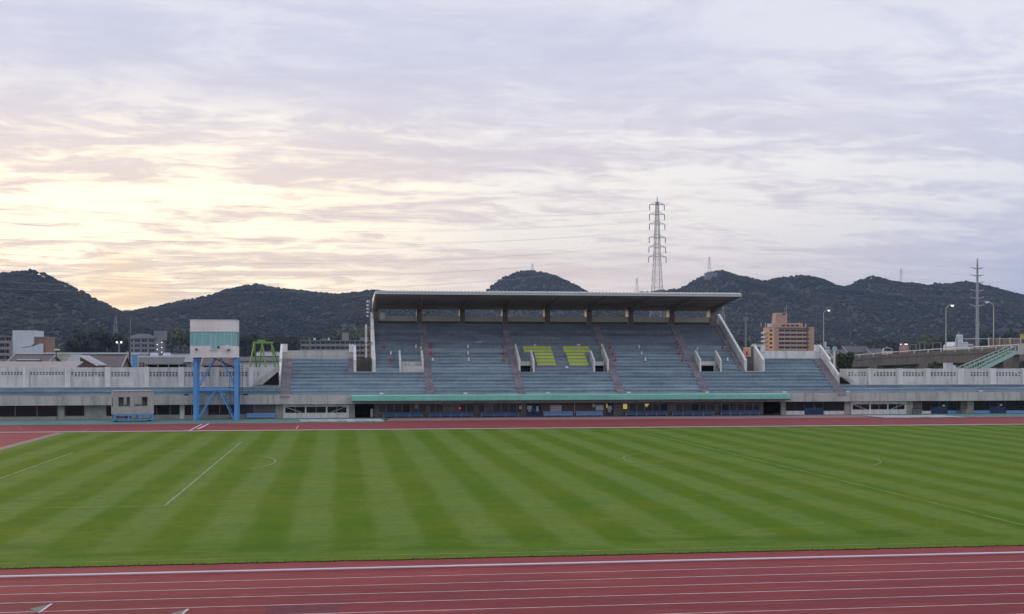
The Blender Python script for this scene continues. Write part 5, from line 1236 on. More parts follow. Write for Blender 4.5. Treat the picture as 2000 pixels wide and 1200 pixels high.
def block(name, label, px0, px1, ytop, Y, depth, floors, fpx, wallm, bays, rz=0, cat='apartment building', balcony=True, zbase=0.0, slabm=None):
    """apartment block: wall, floor slabs with balcony fronts, dark recessed windows"""
    x0, x1 = PX(px0, Y), PX(px1, Y); zt4 = PZ((px0 + px1) / 2, ytop, Y); fh = fpx * Y / F
    t = thing(name, label, cat, (x0, Y, zbase), rz=rz); W = x1 - x0; H_ = zt4 - zbase
    MB().box(0, W, 0.25, depth, 0, H_).build('wall', wallm, t, True)
    MB().box(-0.2, W + 0.2, -0.9 if balcony else 0.0, depth + 0.2, H_, H_ + 0.35).build('roof', slabm or wallm, t, True)
    for f_ in range(floors):
        z1 = H_ - 0.25 - f_ * fh; z0_ = z1 - fh * 0.55
        if z0_ < 0.5: break
        if balcony: MB().box(0, W, -0.85, -0.72, z0_ - fh * 0.42, z0_).build('balcony_front', slabm or wallm, t, True); MB().box(0, W, -0.719, 0.249, z0_ - fh * 0.42, z0_ - fh * 0.36).build('balcony_slab', wallm, t, True)
        for k in range(bays):
            a = W * (k + 0.12) / bays; b = W * (k + 0.88) / bays
            w = MB(); w.box(a, b, 0.19, 0.249, z0_ - 0.02, z1); w = w.build('window', 'frame_alu', t, True)
            n = 2
            for j in range(n): MB().quad((a + 0.08 + (b - a - 0.08) * j / n, 0.185, z0_ + 0.06), (a + (b - a) * (j + 1) / n - 0.06, 0.185, z0_ + 0.06), (a + (b - a) * (j + 1) / n - 0.06, 0.185, z1 - 0.08), (a + 0.08 + (b - a - 0.08) * j / n, 0.185, z1 - 0.08)).build('pane', 'glass_dark', w, True)
            if balcony and k: MB().box(W * k / bays - 0.08, W * k / bays + 0.08, -0.71, 0.18, z0_, z1 + 0.1).build('divider', wallm, t, True)
    return t
block('apartment_block', 'dim apartment block with balconies cut by the frame edge', -40, 23, 658, 520, 12, 4, 11.5, 'wall_tan', 5)
ab = block('apartment_block', 'grey apartment block with a hipped roof and lit stair tower', 247, 303, 662, 760, 14, 4, 9.4, 'wall_grey', 4, balcony=False)
Y = 760; x0, x1 = PX(246, Y), PX(304, Y); zt5 = PZ(275, 661, Y); zrr = PZ(275, 652, Y)
q = MB(); k = len(q.v); q.v += [(x0 - 0.5, Y - 0.5, zt5), (x1 + 0.5, Y - 0.5, zt5), (x1 + 0.5, Y + 14, zt5), (x0 - 0.5, Y + 14, zt5), (x0 + 5, Y + 6, zrr), (x1 - 5, Y + 6, zrr)]; q.f += [(0, 1, 5, 4), (1, 2, 5), (2, 3, 4, 5), (3, 0, 4), (3, 2, 1, 0)]
q.build('hipped_roof', 'tile_grey', ab)
MB().box(PX(304, Y), PX(318, Y), Y - 1, Y + 8, 0, PZ(310, 665, Y)).build('stair_tower', 'wall_grey', ab)
MB().box(PX(299, Y), PX(322, Y), Y + 2, Y + 9, PZ(310, 665, Y), PZ(310, 646.5, Y)).build('penthouse', 'wall_grey', ab)
for (px, yy) in ((307.3, 674), (307.3, 683.5), (316, 670), (316, 679.8), (316, 689)):
    x, z = P(px, yy, Y - 1.1); MB().lathe((x, Y - 1.25, z), [(0.12, 0), (0.26, 0.08), (0.26, 0.34), (0.08, 0.46)], 8).build('stair_light', 'lamp_white', ab)
lb = block('apartment_block', 'long tan apartment block with cluttered balconies and rooftop tanks', 587, 722, 666, 700, 12, 4, 10, 'wall_tan', 14)
Y = 700
for (px0, px1, y0_, y1_, m_) in ((668, 681, 650, 665, 'wall_tan'), (612, 616, 660, 665, 'wall_white'), (640, 644, 660, 665, 'wall_white'), (704, 720, 659, 665, 'wall_grey'), (626, 638, 662, 665, 'wall_grey')):
    MB().box(PX(px0, Y), PX(px1, Y), Y + 3, Y + 8, PZ(px0, 665.5, Y), PZ(px0, y0_, Y)).build('rooftop_tank', m_, lb)
MB().box(PX(603, Y), PX(606, Y), Y - 1.2, Y - 0.9, 0, PZ(604, 660, Y)).build('downpipe', 'wall_grey', lb)
# utility poles and lamps in the town
def pole(px, ytop, Y, r, label, m='wood_brown', arms=(), name='utility_pole', r2=None):
    x, z = P(px, ytop, Y); t = thing(name, label, 'pole', (x, Y, 0)); MB().bar((x, Y, 0), (x, Y, z), r, 7, r2 or r * 0.7).build('pole', m, t)
    for (dz_, w) in arms: MB().bar((x - w, Y, z - dz_), (x + w, Y, z - dz_), 0.10, 4).build('cross_arm', m, t)
    return t
pole(253, 640, 300, 0.28, 'tall dark utility pole in front of the grey apartment block', 'steel_dark', ((0.6, 1.3), (1.7, 1.5)))
pole(255, 622, 310, 0.16, 'thin pale mast tip above the dark utility pole', 'steel_grey', (), 'mast', 0.05)
t = pole(232.5, 672, 330, 0.14, 'lamp pole with two round white heads near the dark grove', 'steel_grey', ((0.0, 0.5),), 'lamp_pole')
x, z = P(232.5, 668.5, 330)
for s in (-0.55, 0.55): MB().lathe((x + s, 330, z - 0.3), [(0.10, 0), (0.24, 0.12), (0.24, 0.34), (0.08, 0.46)], 10).build('lamp_head', 'lamp_white', t)
t = pole(110, 684, 230, 0.12, 'floodlight pole with a flat white head above the shed roof', 'steel_dark', (), 'lamp_pole'); x, z = P(111, 683.5, 230); MB().prism([(x - 0.45, z - 0.12), (x + 0.45, z - 0.12), (x + 0.36, z + 0.12), (x - 0.30, z + 0.16)], 'y', 229.6, 230.4).build('lamp_head', 'white_plastic', t)
pole(297, 690, 200, 0.16, 'short dark pole in front of the grey canopy roof', 'steel_dark', ())
pole(103, 690, 172, 0.03, 'thin wire post behind the shed roof', 'steel_dark', ())
# blue container, cream kiosk, canopy
Y = 260; x0, x1 = PX(258, Y), PX(268, Y); t = thing('blue_container', 'blue upright container beside the utility pole', 'container', ((x0 + x1) / 2, Y, 0)); MB().box(x0, x1, Y, Y + 3, 0, PZ(263, 693, Y)).build('body', 'tower_blue', t); MB().box(x0 - 0.05, x1 + 0.05, Y - 0.05, Y + 3.05, PZ(263, 693, Y) + 0.001, PZ(263, 693, Y) + 0.12).build('lid', 'roof_metal', t)
Y = 200; x0, x1 = PX(268, Y), PX(285, Y); zt6 = PZ(275, 696, Y); t = thing('cream_shed', 'small cream shed with tiny windows attached to the grey canopy', 'shed', ((x0 + x1) / 2, Y, 0)); MB().prism([(x0, 0), (x0, zt6), (x1, zt6 - 0.5), (x1, 0)], 'y', Y, Y + 4).build('wall', 'wall_cream', t)
for k in range(4): xx = x0 + 0.35 + (k % 2) * 0.45; zz_ = zt6 - 1.3 - (k // 2) * 0.38; MB().box(xx, xx + 0.25, Y - 0.03, Y - 0.002, zz_, zz_ + 0.28).build('window', 'rust_red', t)
Y = 196; x0, x1 = PX(283, Y), PX(366, Y); zc0, zc1 = PZ(325, 712, Y), PZ(325, 698.5, Y)
t = thing('canopy_shed', 'open shed under a grey sloping canopy roof with a white ridge', 'shed', ((x0 + x1) / 2, Y, 0))
MB().prism([(x0, zc0), (x0 - 1.0, zc1), (x1 - 0.3, zc1), (x1 - 0.8, zc0)], 'y', Y, Y + 0.25).build('roof_front', 'roof_grey', t)
MB().box(x0 - 1.1, x1 - 0.2, Y - 0.05, Y + 8, zc1 + 0.001, zc1 + 0.25).build('roof', 'wall_white', t)
MB().box(x0, x1 - 1, Y + 1.2, Y + 7, 0, zc0 - 0.01).build('dark_interior', 'room_dark', t)
for k in range(4): xx = x0 + 0.3 + (x1 - x0 - 1.6) * k / 3; MB().box(xx - 0.08, xx + 0.08, Y + 0.3, Y + 0.45, 0, zc0 - 0.005).build('post', 'steel_grey', t)
for (px, w) in ((300, 0.6), (325, 0.55)): xx, zz_ = P(px, 697, Y + 2); tag(MB().prism([(xx - w, zc1 + 0.26), (xx + w, zc1 + 0.26), (xx + w * 0.8, zc1 + 0.75), (xx - w * 0.8, zc1 + 0.75)], 'y', Y + 2, Y + 3).build('roof_vent', 'wall_white'), 'white vent on the grey canopy roof, ' + ('by the short dark pole' if px < 310 else 'away from the pole'), 'vent', 'vents on the grey canopy')
# sheds between tower and stand
gable_house('low_house', 392, 456, 697, 712, 215, 8, 'tile_brown', 'wood_brown', 'low house with a faded red roof seen between the tower legs')
gable_house('low_house', 330, 376, 692, 706, 330, 9, 'roof_grey', 'wall_tan', 'pale grey roofed house behind the canopy shed')
gable_house('low_house', 462, 548, 697, 704, 240, 9, 'tile_grey', 'wall_white', 'white walled house with a dark roof behind the lime gantry')
gable_house('low_house', 500, 552, 688, 700, 300, 9, 'roof_grey', 'wall_grey', 'grey house behind the lime gantry legs')
# lime gantry crane
Y = 205; t = thing('gantry_crane', 'lime green steel gantry crane on splayed legs behind the wall', 'crane', (PX(518, Y), Y, 0))
def gp(px, py, dy=0): x, z = P(px, py, Y); return (x, Y + dy, z)
for (t0, b0, dy) in (((497, 671), (488, 716), 0), ((512, 671), (505, 720), 1.2), ((512, 671), (520, 720), -0.6), ((530, 671), (537, 716), 0.6), ((497, 671), (499, 718), 2.5), ((530, 671), (545, 718), 2.2)):
    x, z = P(*b0, Y); a = gp(*t0); d = Vector((x, Y + dy, z)) - Vector(a); e = Vector(a) + d * (a[2] / (a[2] - z)); MB().bar(a, tuple(e), 0.15, 5).build('leg', 'lime_steel', t)
for (y0_, dy) in ((669.5, 0), (669, 2.2)): MB().bar(gp(494, y0_, dy), gp(533, y0_, dy), 0.2, 4).build('top_beam', 'lime_steel', t)
for px in (495, 512, 531): MB().bar(gp(px, 669, 0), gp(px, 669, 2.2), 0.15, 4).build('cross_beam', 'lime_steel', t)
q = MB(); x, z = P(509, 667, Y); q.box(x - 0.5, x + 0.6, Y + 0.4, Y + 1.6, z - 0.25, z + 0.25); q.build('hoist', 'lime_steel', t)

# ------------------------------------------------------------------ town on the right
# orange apartment building
Y = 760; xo = PX(1512.5, Y); W_, D_ = 27.0, 20.0; zr1 = PZ(1540, 640.5, Y)
oa = thing('orange_apartments', 'orange apartment building with balcony rows and a rooftop tower', 'apartment building', (xo, Y, 0))
MB().box(0, W_, 0.9, D_, 0, zr1).build('wall', 'wall_orange_shaded', oa, True)
MB().box(-0.02, 3.0, -0.1, 0.898, 0, zr1).build('corner_wall', 'wall_orange_shaded', oa, True)
MB().box(-0.45, -0.021, -0.1, D_, 0, zr1).build('end_wall', 'wall_orange_sunlit', oa, True)
MB().box(W_ - 3.4, W_, -0.1, 0.898, 0, zr1).build('corner_wall', 'wall_orange_shaded', oa, True)
MB().box(-0.6, W_ + 0.1, -0.25, D_, zr1 + 0.001, zr1 + 0.6).build('roof', 'wall_orange_shaded', oa, True)
fh = 8.6 * Y / F
for f_ in range(9):
    z1 = zr1 - 1.15 - f_ * fh
    if z1 < 1: break
    z0_ = z1 - 1.35
    MB().box(3.0, W_ - 3.4, -0.35, -0.2, z0_ - 1.35, z0_).build('balcony_front', 'wall_orange_shaded', oa, True)
    for k in range(5):
        a = 3.1 + (W_ - 6.6) * k / 5; b = a + (W_ - 6.6) / 5 - 0.35
        w = MB().box(a, b, 0.82, 0.896, z0_ - 0.3, z1).build('window', 'wood_brown', oa, True)
        for j in range(2): MB().quad((a + 0.15 + (b - a) / 2 * j, 0.80, z0_ - 0.2), (a - 0.1 + (b - a) / 2 * (j + 1), 0.80, z0_ - 0.2), (a - 0.1 + (b - a) / 2 * (j + 1), 0.80, z1 - 0.1), (a + 0.15 + (b - a) / 2 * j, 0.80, z1 - 0.1)).build('pane', 'glass_dark', w, True)
        if k: MB().box(a - 0.25, a - 0.05, -0.19, 0.8, z0_, z1 + 0.2).build('divider', 'wall_orange_shaded', oa, True)
    MB().box(-0.52, -0.455, 3.0, 7.5, z0_ + 0.1, z1).build('end_window', 'glass_dark', oa, True)
    MB().box(-2.0, -0.46, 12.5, D_ - 0.2, z0_ - 1.1, z0_ + 0.1).build('end_balcony', 'wall_white', oa, True)
zt7 = PZ(1530, 611, Y); x0, x1 = PX(1519, Y) - xo, PX(1541, Y) - xo
MB().prism([(x0 - 0.8, zr1 + 0.6), (x0 + 0.2, zt7), (x1, zt7), (x1, zr1 + 0.6)], 'y', 3, 10).build('roof_tower', 'wall_orange_shaded', oa, True)
MB().box(PX(1541.2, Y) - xo, PX(1571, Y) - xo, 3, 12, zr1 + 0.6, PZ(1555, 631, Y)).build('penthouse', 'wall_orange_shaded', oa, True)
for k in range(4): a = PX(1530 + k * 9, Y) - xo; MB().box(a, a + 2.2, 2.9, 2.99, zr1 + 1.0, zr1 + 2.0).build('penthouse_window', 'glass_dark', oa, True)
MB().box(PX(1531, Y) - xo, PX(1537, Y) - xo, 2.93, 2.995, zt7 - 1.4, zt7 - 0.5).build('tower_opening', 'glass_dark', oa, True)
MB().box(PX(1507, Y) - xo, PX(1515, Y) - xo, 5, 8, zr1 + 0.61, zr1 + 2.8).build('rooftop_tank', 'wall_white', oa, True)
for (px, yt, r) in ((1540.5, 596, 0.09), (1537, 600, 0.07), (1490.5, 631, 0.22), (1499, 630, 0.22), (1566, 630, 0.4), (1578, 632, 0.3)): x = PX(px, Y) - xo; MB().bar((x, 4, zr1 + 0.6), (x, 4, PZ(px, yt, Y)), r, 5).build('antenna', 'wall_white', oa, True)
MB().box(PX(1575, Y) - xo, PX(1577.5, Y) - xo, -0.42, -0.36, 0, PZ(1576, 636, Y)).build('drain_pipe', 'rust_red', oa, True)
# building just left of it and the pale mast
Y = 700; t = thing('white_house', 'white house with a sloping roof at the foot of the orange apartments', 'house', (PX(1480, Y), Y, 0))
pts_ = [P(x, y, Y) for x, y in ((1469, 720), (1469, 682), (1478, 673), (1492, 674), (1492, 720))]
MB().prism(pts_, 'y', Y, Y + 8).build('wall', 'wall_white', t); a, b = P(1480, 690, Y), P(1486, 678, Y); MB().box(a[0], b[0], Y - 0.06, Y - 0.002, a[1], b[1]).build('window', 'glass_dark', t)
pts_ = [P(x, y, Y) for x, y in ((1468, 682.5), (1478, 672), (1493, 673), (1493, 674.2), (1478, 673.6), (1468.5, 684))]
MB().prism(pts_, 'y', Y - 0.3, Y + 8.2).build('roof', 'roof_grey', t)
Y = 560; x, z = P(1456.5, 622, Y); t = thing('radio_mast', 'plain pale radio mast with a small head, against the wooded slope', 'mast', (x, Y, 0)); MB().bar((x, Y, 0), (x, Y, z), 0.6, 8, 0.4).build('pole', 'wall_grey', t)
for s in (-1, 0, 1): MB().box(x + s * 0.9 - 0.25, x + s * 0.9 + 0.25, Y - 0.3, Y, z - 1.2, z + 0.6).build('aerial', 'wall_grey', t)
# elevated road
RD = [(1560, 706, 330), (1640, 699, 300), (1720, 693, 275), (1800, 687.5, 250), (1880, 683, 228), (1960, 679, 208), (2060, 675, 188)]
pts3 = []
for (px, py, Y) in RD: x, z = P(px, py, Y); pts3.append(Vector((x, Y, z)))
vd = thing('elevated_road', 'long grey concrete viaduct with a white guard rail', 'viaduct', tuple(pts3[2]))
def sweep(prof, name, m, parent):
    q = MB(); n = len(prof)
    for i, p in enumerate(pts3):
        d = (pts3[min(i + 1, len(pts3) - 1)] - pts3[max(i - 1, 0)]); d.z = 0; d.normalize(); nn = Vector((-d.y, d.x, 0))
        for (o, h) in prof: w = p + nn * o; q.v.append((w.x, w.y, w.z + h))
    for i in range(len(pts3) - 1):
        for j in range(n): k = (j + 1) % n; q.f.append((i * n + j, i * n + k, (i + 1) * n + k, (i + 1) * n + j))
    q.f.append(tuple(range(n))); q.f.append(tuple((len(pts3) - 1) * n + j for j in reversed(range(n))))
    q.build(name, m, parent)
sweep([(0, -0.9), (0, 0), (0.25, 0), (0.25, -0.5), (9.0, -0.5), (9.0, -0.9)], 'deck', 'viaduct_concrete', vd)
sweep([(0.12, -2.6), (0.12, -0.91), (8.0, -0.91), (8.0, -2.6)], 'girder', 'viaduct_concrete', vd)
sweep([(8.7, -0.49), (8.7, 0.55), (8.95, 0.55), (8.95, -0.49)], 'far_barrier', 'concrete', vd)
sweep([(-0.14, 0.32), (-0.14, 0.46), (-0.02, 0.46), (-0.02, 0.32)], 'guard_rail', 'white_paint', vd)
sweep([(3.0, -5.0), (3.0, -2.61), (5.5, -2.61), (5.5, -5.0)], 'lower_wall', 'wall_tan', vd)
for a, b in zip(pts3, pts3[1:]):
    for f_ in (0.17, 0.5, 0.83):
        p = a.lerp(b, f_); MB().box(p.x - 0.1, p.x + 0.1, p.y - 0.16, p.y - 0.02, p.z - 0.35, p.z + 0.31).build('rail_post', 'white_paint', vd)
for (i, f_) in ((0, 0.6), (2, 0.1), (3, 0.4), (4, 0.6), (5, 0.5)):
    p = pts3[i].lerp(pts3[i + 1], f_); MB().box(p.x - 0.9, p.x + 0.9, p.y + 2.2, p.y + 6.5, 0, p.z - 2.605).build('pier', 'viaduct_concrete', vd)
# panelled noise barrier and tank building on the road's far side
def on_road(px, off=0.0):
    k = np.interp(px, [r[0] for r in RD], range(len(RD))); i = min(int(k), len(RD) - 2); return pts3[i].lerp(pts3[i + 1], k - i)
nb_ = thing('noise_barrier', 'panelled road barrier with pale posts and brown infill beside the tubular pole', 'barrier', (PX(1940, 222), 222, 8))
Yn = [(1868, 240), (1932, 228), (1953, 224), (1974, 220), (1994, 216), (2030, 210), (2070, 204)]
for k, (px, Y) in enumerate(Yn):
    x, z0_ = P(px, 685, Y); zt8 = PZ(px, 660, Y); MB().box(x - 0.18, x + 0.18, Y - 0.2, Y + 0.2, z0_ - 1.2, zt8).build('post', 'concrete', nb_)
    if k:
        pxp, Yp = Yn[k - 1]; xp, _ = P(pxp, 685, Yp)
        za, zb_, zc_, zd_ = PZ(pxp, 679, Yp), PZ(px, 679, Y), PZ(px, 662.5, Y), PZ(pxp, 662.5, Yp)
        q = MB()
        for (v0, v1) in (((xp + 0.2, Yp + 0.05), (x - 0.2, Y + 0.05)),):
            q.quad((v0[0], v0[1], za), (v1[0], v1[1], zb_), (v1[0], v1[1], zc_), (v0[0], v0[1], zd_)); q.quad((v0[0], v0[1] + 0.08, za), (v0[0], v0[1] + 0.08, zd_), (v1[0], v1[1] + 0.08, zc_), (v1[0], v1[1] + 0.08, zb_))
        if k >= 2: q.build('infill_panel', 'tile_brown', nb_)
        for zz_ in (662, 678): MB().bar((xp, Yp, PZ(pxp, zz_, Yp)), (x, Y, PZ(px, zz_, Y)), 0.10, 4).build('rail', 'concrete', nb_)
Y = 270; x0, x1 = PX(1870, Y), PX(1891, Y); t = thing('tank_house', 'small white building topped by a round tank beside the road', 'building', ((x0 + x1) / 2, Y, 5))
MB().prism([(x0 - 1.0, 3), (x0 - 1.0, PZ(1870, 676, Y)), (x0, PZ(1872, 668, Y)), (x1, PZ(1872, 668, Y)), (x1, 3)], 'y', Y, Y + 5).build('wall', 'wall_white', t)
xc = PX(1880.5, Y); zt9 = PZ(1880, 668, Y); MB().lathe((xc, Y + 1.5, zt9), [(0.75, 0), (0.75, 1.55), (0.65, 1.75)], 14).build('tank', 'wall_white', t); MB().bar((xc - 0.2, Y + 1.5, zt9 + 1.75), (xc - 0.2, Y + 1.5, zt9 + 2.6), 0.08).build('vent_pipe', 'steel_grey', t)
MB().box(x1 - 0.2, PX(1903, Y), Y + 0.5, Y + 5, 3, PZ(1895, 672, Y)).build('side_wing', 'wall_white', t)
MB().box(PX(1892, Y), PX(1902, Y), Y + 0.42, Y + 0.49, PZ(1895, 679, Y), PZ(1895, 675.5, Y)).build('window', 'glass_dark', t)
# street lamps on the road
def street_lamp(px, ytop, ybot, Y, side, label, lit):
    x, z = P(px, ytop, Y); zb0 = PZ(px, ybot, Y); t = thing('street_lamp', label, 'street lamp', (x, Y, zb0), 'street lamps along the elevated road')
    q = MB(); q.bar((x, Y, zb0), (x, Y, z - 1.2), 0.13, 8, 0.09); n = 6; pts_ = []
    for k in range(n + 1): a = math.pi / 2 * k / n; pts_.append((x + side * 1.05 * (1 - math.cos(a)), Y, z - 1.2 + 1.05 * math.sin(a)))
    q.path(pts_, 0.085, 7); q.build('pole', 'concrete', t)
    MB().box(x - 0.2, x + 0.2, Y - 0.2, Y + 0.2, zb0 - 0.3, zb0 + 0.35).build('base', 'concrete', t)
    e = pts_[-1]; MB().prism([(e[0] - side * 0.1, e[2] - 0.1), (e[0] + side * 0.75, e[2] - 0.02), (e[0] + side * 0.7, e[2] + 0.14), (e[0] - side * 0.05, e[2] + 0.16)], 'y', Y - 0.18, Y + 0.18).build('lamp_head', 'white_plastic', t)
    MB().lathe((e[0] + side * 0.38, Y - 0.02, e[2] - 0.30), [(0.06, 0), (0.26, 0.08), (0.28, 0.20), (0.12, 0.26)], 9).build('bulb', 'lamp_white' if lit else 'white_plastic', t)
street_lamp(1608.5, 605, 700, 300, 1, 'lit street lamp right of the orange apartments', True)
street_lamp(1847.5, 595, 689, 240, 1, 'lit street lamp left of the tubular power pole', True)
street_lamp(1940.5, 589, 684, 226, -1, 'unlit street lamp right of the tubular power pole', False)
# round mint sign on a white post
Y = 146; x, z = P(1629.5, 681.5, Y); t = thing('round_sign', 'round mint green disc on a white post at the terrace end', 'sign', (x, Y, 0)); MB().bar((x, Y, 0), (x, Y, z), 0.13, 10).build('post', 'white_plastic', t)
q = MB(); q.bar((x, Y - 0.20, z), (x, Y - 0.135, z), 0.31, 20); q.build('disc', 'frame_mint', t); q = MB(); q.bar((x, Y - 0.215, z), (x, Y - 0.201, z), 0.20, 16); q.build('emblem', 'mint_steel', t)
# small poles and hut near the lamp
Y = 290
for (px, yt, lab) in ((1603, 670, 'thin grey pole just left of the lit lamp by the orange apartments'), (1598, 678, 'short thin grey pole behind the stand end wall')): pole(px, yt, Y, 0.14, lab, 'steel_grey', (), 'thin_pole')
x0, x1 = PX(1611, Y), PX(1620, Y); t = thing('billboard', 'white sign board on the roadside below the street lamp', 'sign', ((x0 + x1) / 2, Y, 0)); MB().box(x0, x1, Y - 0.2, Y, PZ(1615, 688, Y), PZ(1615, 678, Y)).build('board', 'wall_white', t)
q = MB()
for k in range(4): a = x0 + 0.12 + k * (x1 - x0 - 0.2) / 4; q.box(a, a + 0.16, Y - 0.22, Y - 0.202, PZ(1615, 683, Y), PZ(1615, 680.5, Y))
q.build('lettering', 'ink', t); MB().bar(((x0 + x1) / 2, Y - 0.1, 0), ((x0 + x1) / 2, Y - 0.1, PZ(1615, 688.1, Y)), 0.12).build('post', 'steel_grey', t)
MB().box(PX(1609.5, Y), PX(1613, Y), Y - 0.4, Y - 0.21, PZ(1611, 678, Y), PZ(1611, 668, Y)).build('side_board', 'wall_white', t)
gable_house('small_house', 1607, 1630, 689, 697, 345, 7, 'roof_grey', 'wall_cream', 'cream gabled house behind the round mint sign', ridge='y')
gable_house('dark_roof_house', 1622, 1660, 683, 692, 420, 10, 'tile_grey', 'wall_tan', 'dark roofed house nearest the round mint sign')
gable_house('dark_roof_house', 1655, 1702, 676, 688, 430, 10, 'tile_grey', 'wall_tan', 'dark roofed house beyond the road, with the longest ridge')
gable_house('dark_roof_house', 1700, 1728, 681, 689, 425, 9, 'tile_grey', 'wall_tan', 'small dark roofed house left of the white van')
for (px, yt, lab) in ((1671, 672, 'far pole on the ridge of the dark roofed house'), (1688, 676, 'far pole right of the dark roofed house'), (1706, 676, 'far pole left of the white van')): pole(px, yt, 380, 0.18, lab, 'wall_grey', ((0.3, 0.8),), 'far_pole')
# van and truck on the road
def vehicle_van():
    p = on_road(1733); x, z = PX(1733, p.y + 3), p.z - 0.5 + 0.9; y = p.y + 3
    t = thing('white_van', 'cream white van roof showing above the road rail', 'van', (x, y, p.z - 0.5), rz=R(-22))
    pr = [(-1.1, 0.3), (-1.1, 1.3), (-0.85, 1.95), (0.85, 1.95), (1.1, 1.3), (1.1, 0.3)]
    MB().prism(pr, 'y', -2.2, 2.2).build('body', 'cream_paint', t, True); MB().prism([(-0.9, 1.32), (-0.75, 1.85), (0.75, 1.85), (0.9, 1.32)], 'y', -2.24, -2.202).build('windscreen', 'glass_dark', t, True)
    MB().box(-0.7, 0.7, -1.0, 1.2, 1.951, 2.05).build('roof_rack', 'steel_grey', t, True); MB().box(-0.2, 0.0, -0.5, -0.2, 2.052, 2.35).build('roof_lamp', 'cream_paint', t, True)
    for sx in (-1, 1):
        for sy in (-1.4, 1.4): MB().bar((sx * 0.95, sy, 0.32), (sx * 1.12, sy, 0.32), 0.32, 12).build('wheel', 'black_plastic', t, True)
        MB().box(sx * 0.75 - 0.15, sx * 0.75 + 0.15, -2.25, -2.202, 0.7, 0.9).build('headlight', 'white_plastic', t, True)
vehicle_van()
p = on_road(1766); y = p.y + 3
t = thing('red_truck', 'red fronted truck with lit marker lamps on the elevated road', 'truck', (PX(1766, y), y, p.z - 0.5), rz=R(-29))
MB().prism([(-1.0, 0.35), (-1.0, 2.1), (-0.85, 2.35), (0.85, 2.35), (1.0, 2.1), (1.0, 0.35)], 'y', -2.0, -0.4).build('cab', 'truck_red', t, True)
MB().box(-1.05, 1.15, -0.35, 4.5, 0.55, 2.6).build('cargo_box', 'tile_grey', t, True)
MB().box(-0.8, 0.8, -2.03, -2.002, 1.35, 2.05).build('windscreen', 'poster_pink', t, True)
for s in (-0.6, 0.35, 0.7): MB().lathe((s, -2.06, 2.42), [(0.05, 0), (0.13, 0.05), (0.11, 0.18)], 8).build('marker_lamp', 'lamp_white', t, True)
MB().box(-0.95, 0.95, -0.9, -0.5, 2.351, 2.6).build('wind_deflector', 'truck_red', t, True)
for sx in (-1, 1):
    for sy in (-1.2, 3.2): MB().bar((sx * 0.85, sy, 0.42), (sx * 1.05, sy, 0.42), 0.42, 12).build('wheel', 'black_plastic', t, True)
# road gantry frames beyond the truck
for (p0, p1, yt, lab) in ((1777, 1789, 672.5, 'grey frame of a road gantry right of the red truck'), (1796, 1806, 668, 'pale beam on a post left of the lit street lamp'), (1822, 1838, 669, 'grey frame of a road gantry near the lit street lamp')):
    Y = 300; a, b = PX(p0, Y), PX(p1, Y); zt0, zb0 = PZ(p0, yt, Y), PZ(p0, 690, Y); t = thing('road_gantry', lab, 'gantry', ((a + b) / 2, Y, zb0), 'gantry frames beyond the road')
    for xx in (a, b): MB().box(xx - 0.12, xx + 0.12, Y - 0.1, Y + 0.1, zb0 - 3, zt0 - 0.25).build('post', 'wall_grey', t)
    MB().box(a - 0.3, b + 0.3, Y - 0.15, Y + 0.15, zt0 - 0.249, zt0).build('beam', 'wall_grey', t)
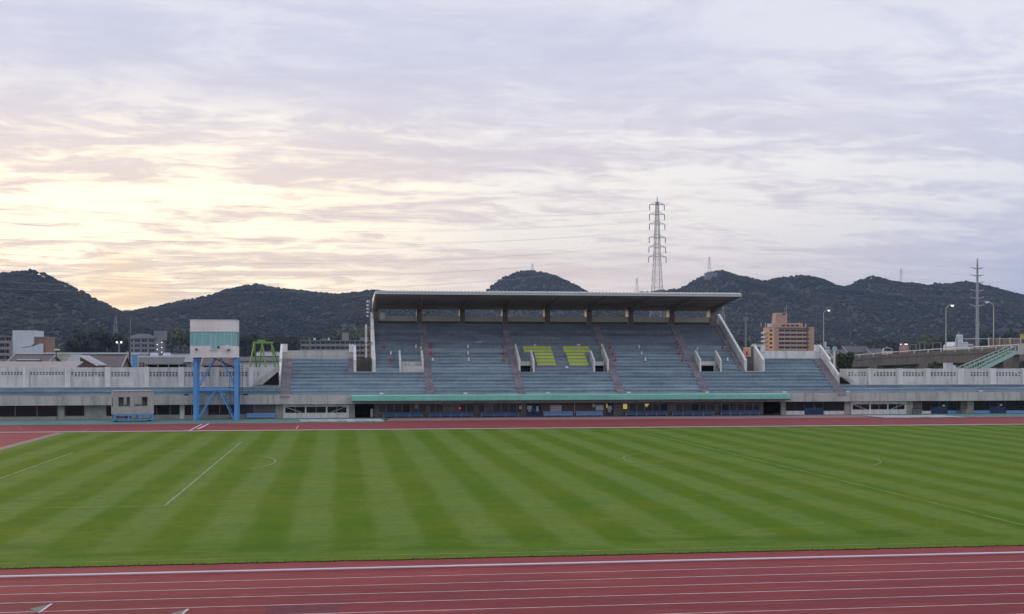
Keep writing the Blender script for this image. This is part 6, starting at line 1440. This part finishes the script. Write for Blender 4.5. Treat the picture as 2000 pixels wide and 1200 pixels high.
# white cabinet and mint footbridge stair
Y = 185; x0, x1 = PX(1848, Y), PX(1861, Y); zz_ = PZ(1855, 710, Y); t = thing('cabinet', 'white equipment cabinet under the elevated road', 'cabinet', ((x0 + x1) / 2, Y, 0)); MB().box(x0, x1, Y, Y + 1, 0, zz_).build('body', 'wall_white', t); MB().box(x1 + 0.05, x1 + 0.5, Y, Y + 0.8, 0, zz_ - 0.3).build('side_box', 'white_plastic', t); MB().box(x0 - 0.04, x1 + 0.04, Y - 0.05, Y + 1.05, zz_ + 0.001, zz_ + 0.06).build('lid', 'roof_metal', t)
Y = 165; fb = thing('footbridge_stair', 'mint green footbridge stair climbing beside the elevated road', 'footbridge', (PX(1940, Y), Y, 0))
A = [P(1872, 726, Y), P(1920, 728, Y), P(1990, 691, Y), P(1990, 679.5, Y), P(1984, 678, Y)]
for yo in (0, 2.0):
    lo0, lo1 = P(1925, 725, Y), P(1985, 694, Y); hi0, hi1 = P(1884, 727, Y), P(1985, 683, Y)
    d_lo = [P(1905, 733, Y), P(1986, 692, Y), P(1986, 685, Y), P(1900, 728, Y)]
    MB().prism(d_lo, 'y', Y + yo, Y + yo + 0.15).build('stringer', 'mint_steel', fb)
    r0, r1 = Vector((*P(1870, 724.5, Y),)), Vector((*P(1984, 676.5, Y),))
    MB().bar((r0.x, Y + yo + 0.07, r0.y), (r1.x, Y + yo + 0.07, r1.y), 0.055, 5).build('handrail', 'mint_steel', fb)
    m0, m1 = Vector((*P(1890, 725, Y),)), Vector((*P(1985, 682, Y),))
    MB().bar((m0.x, Y + yo + 0.07, m0.y), (m1.x, Y + yo + 0.07, m1.y), 0.04, 4).build('mid_rail', 'mint_steel', fb)
    for j in range(12):
        px = 1880 + 104 * j / 11; k = (px - 1870) / 114; zt0 = r0.y + (r1.y - r0.y) * k; MB().bar((PX(px, Y), Y + yo + 0.07, zt0 - 1.1), (PX(px, Y), Y + yo + 0.07, zt0), 0.045, 4).build('baluster', 'mint_steel', fb)
for j in range(16):
    f_ = j / 15; x = PX(1903 + 80 * f_, Y); z = PZ(1903, 729.5, Y) + f_ * (PZ(1985, 687, Y) - PZ(1903, 729.5, Y)); MB().box(x - 0.18, x + 0.2, Y + 0.151, Y + 1.999, z - 0.05, z).build('tread', 'steel_grey', fb)
x0, x1 = PX(1985, Y), PX(2075, Y); z1 = PZ(1990, 686, Y)
MB().box(x0, x1, Y - 0.05, Y + 2.2, z1 - 0.5, z1).build('landing', 'concrete', fb)
MB().box(x0 + 0.3, x1, Y - 0.04, Y + 0.06, z1 + 0.001, z1 + 1.1).build('landing_parapet', 'concrete', fb)
for px in (1992, 2040): MB().box(PX(px, Y) - 0.25, PX(px, Y) + 0.25, Y + 0.6, Y + 1.4, 0, z1 - 0.501).build('pier', 'dark_concrete', fb)
Y = 230; x0 = PX(1996, Y); t = thing('yellow_box', 'small yellow box on the panelled barrier at the frame edge', 'box', (x0, Y - 12, 9)); a, z = P(1996.5, 657, 216); mat('yellow_paint', (0.6, 0.45, 0.05), 0.6); MB().box(a - 0.25, a + 0.5, 215.7, 216.2, z - 0.35, z + 0.35).build('case', 'yellow_paint', t); MB().box(a - 0.3, a + 0.55, 215.65, 216.25, z + 0.351, z + 0.42).build('lid', 'steel_grey', t)
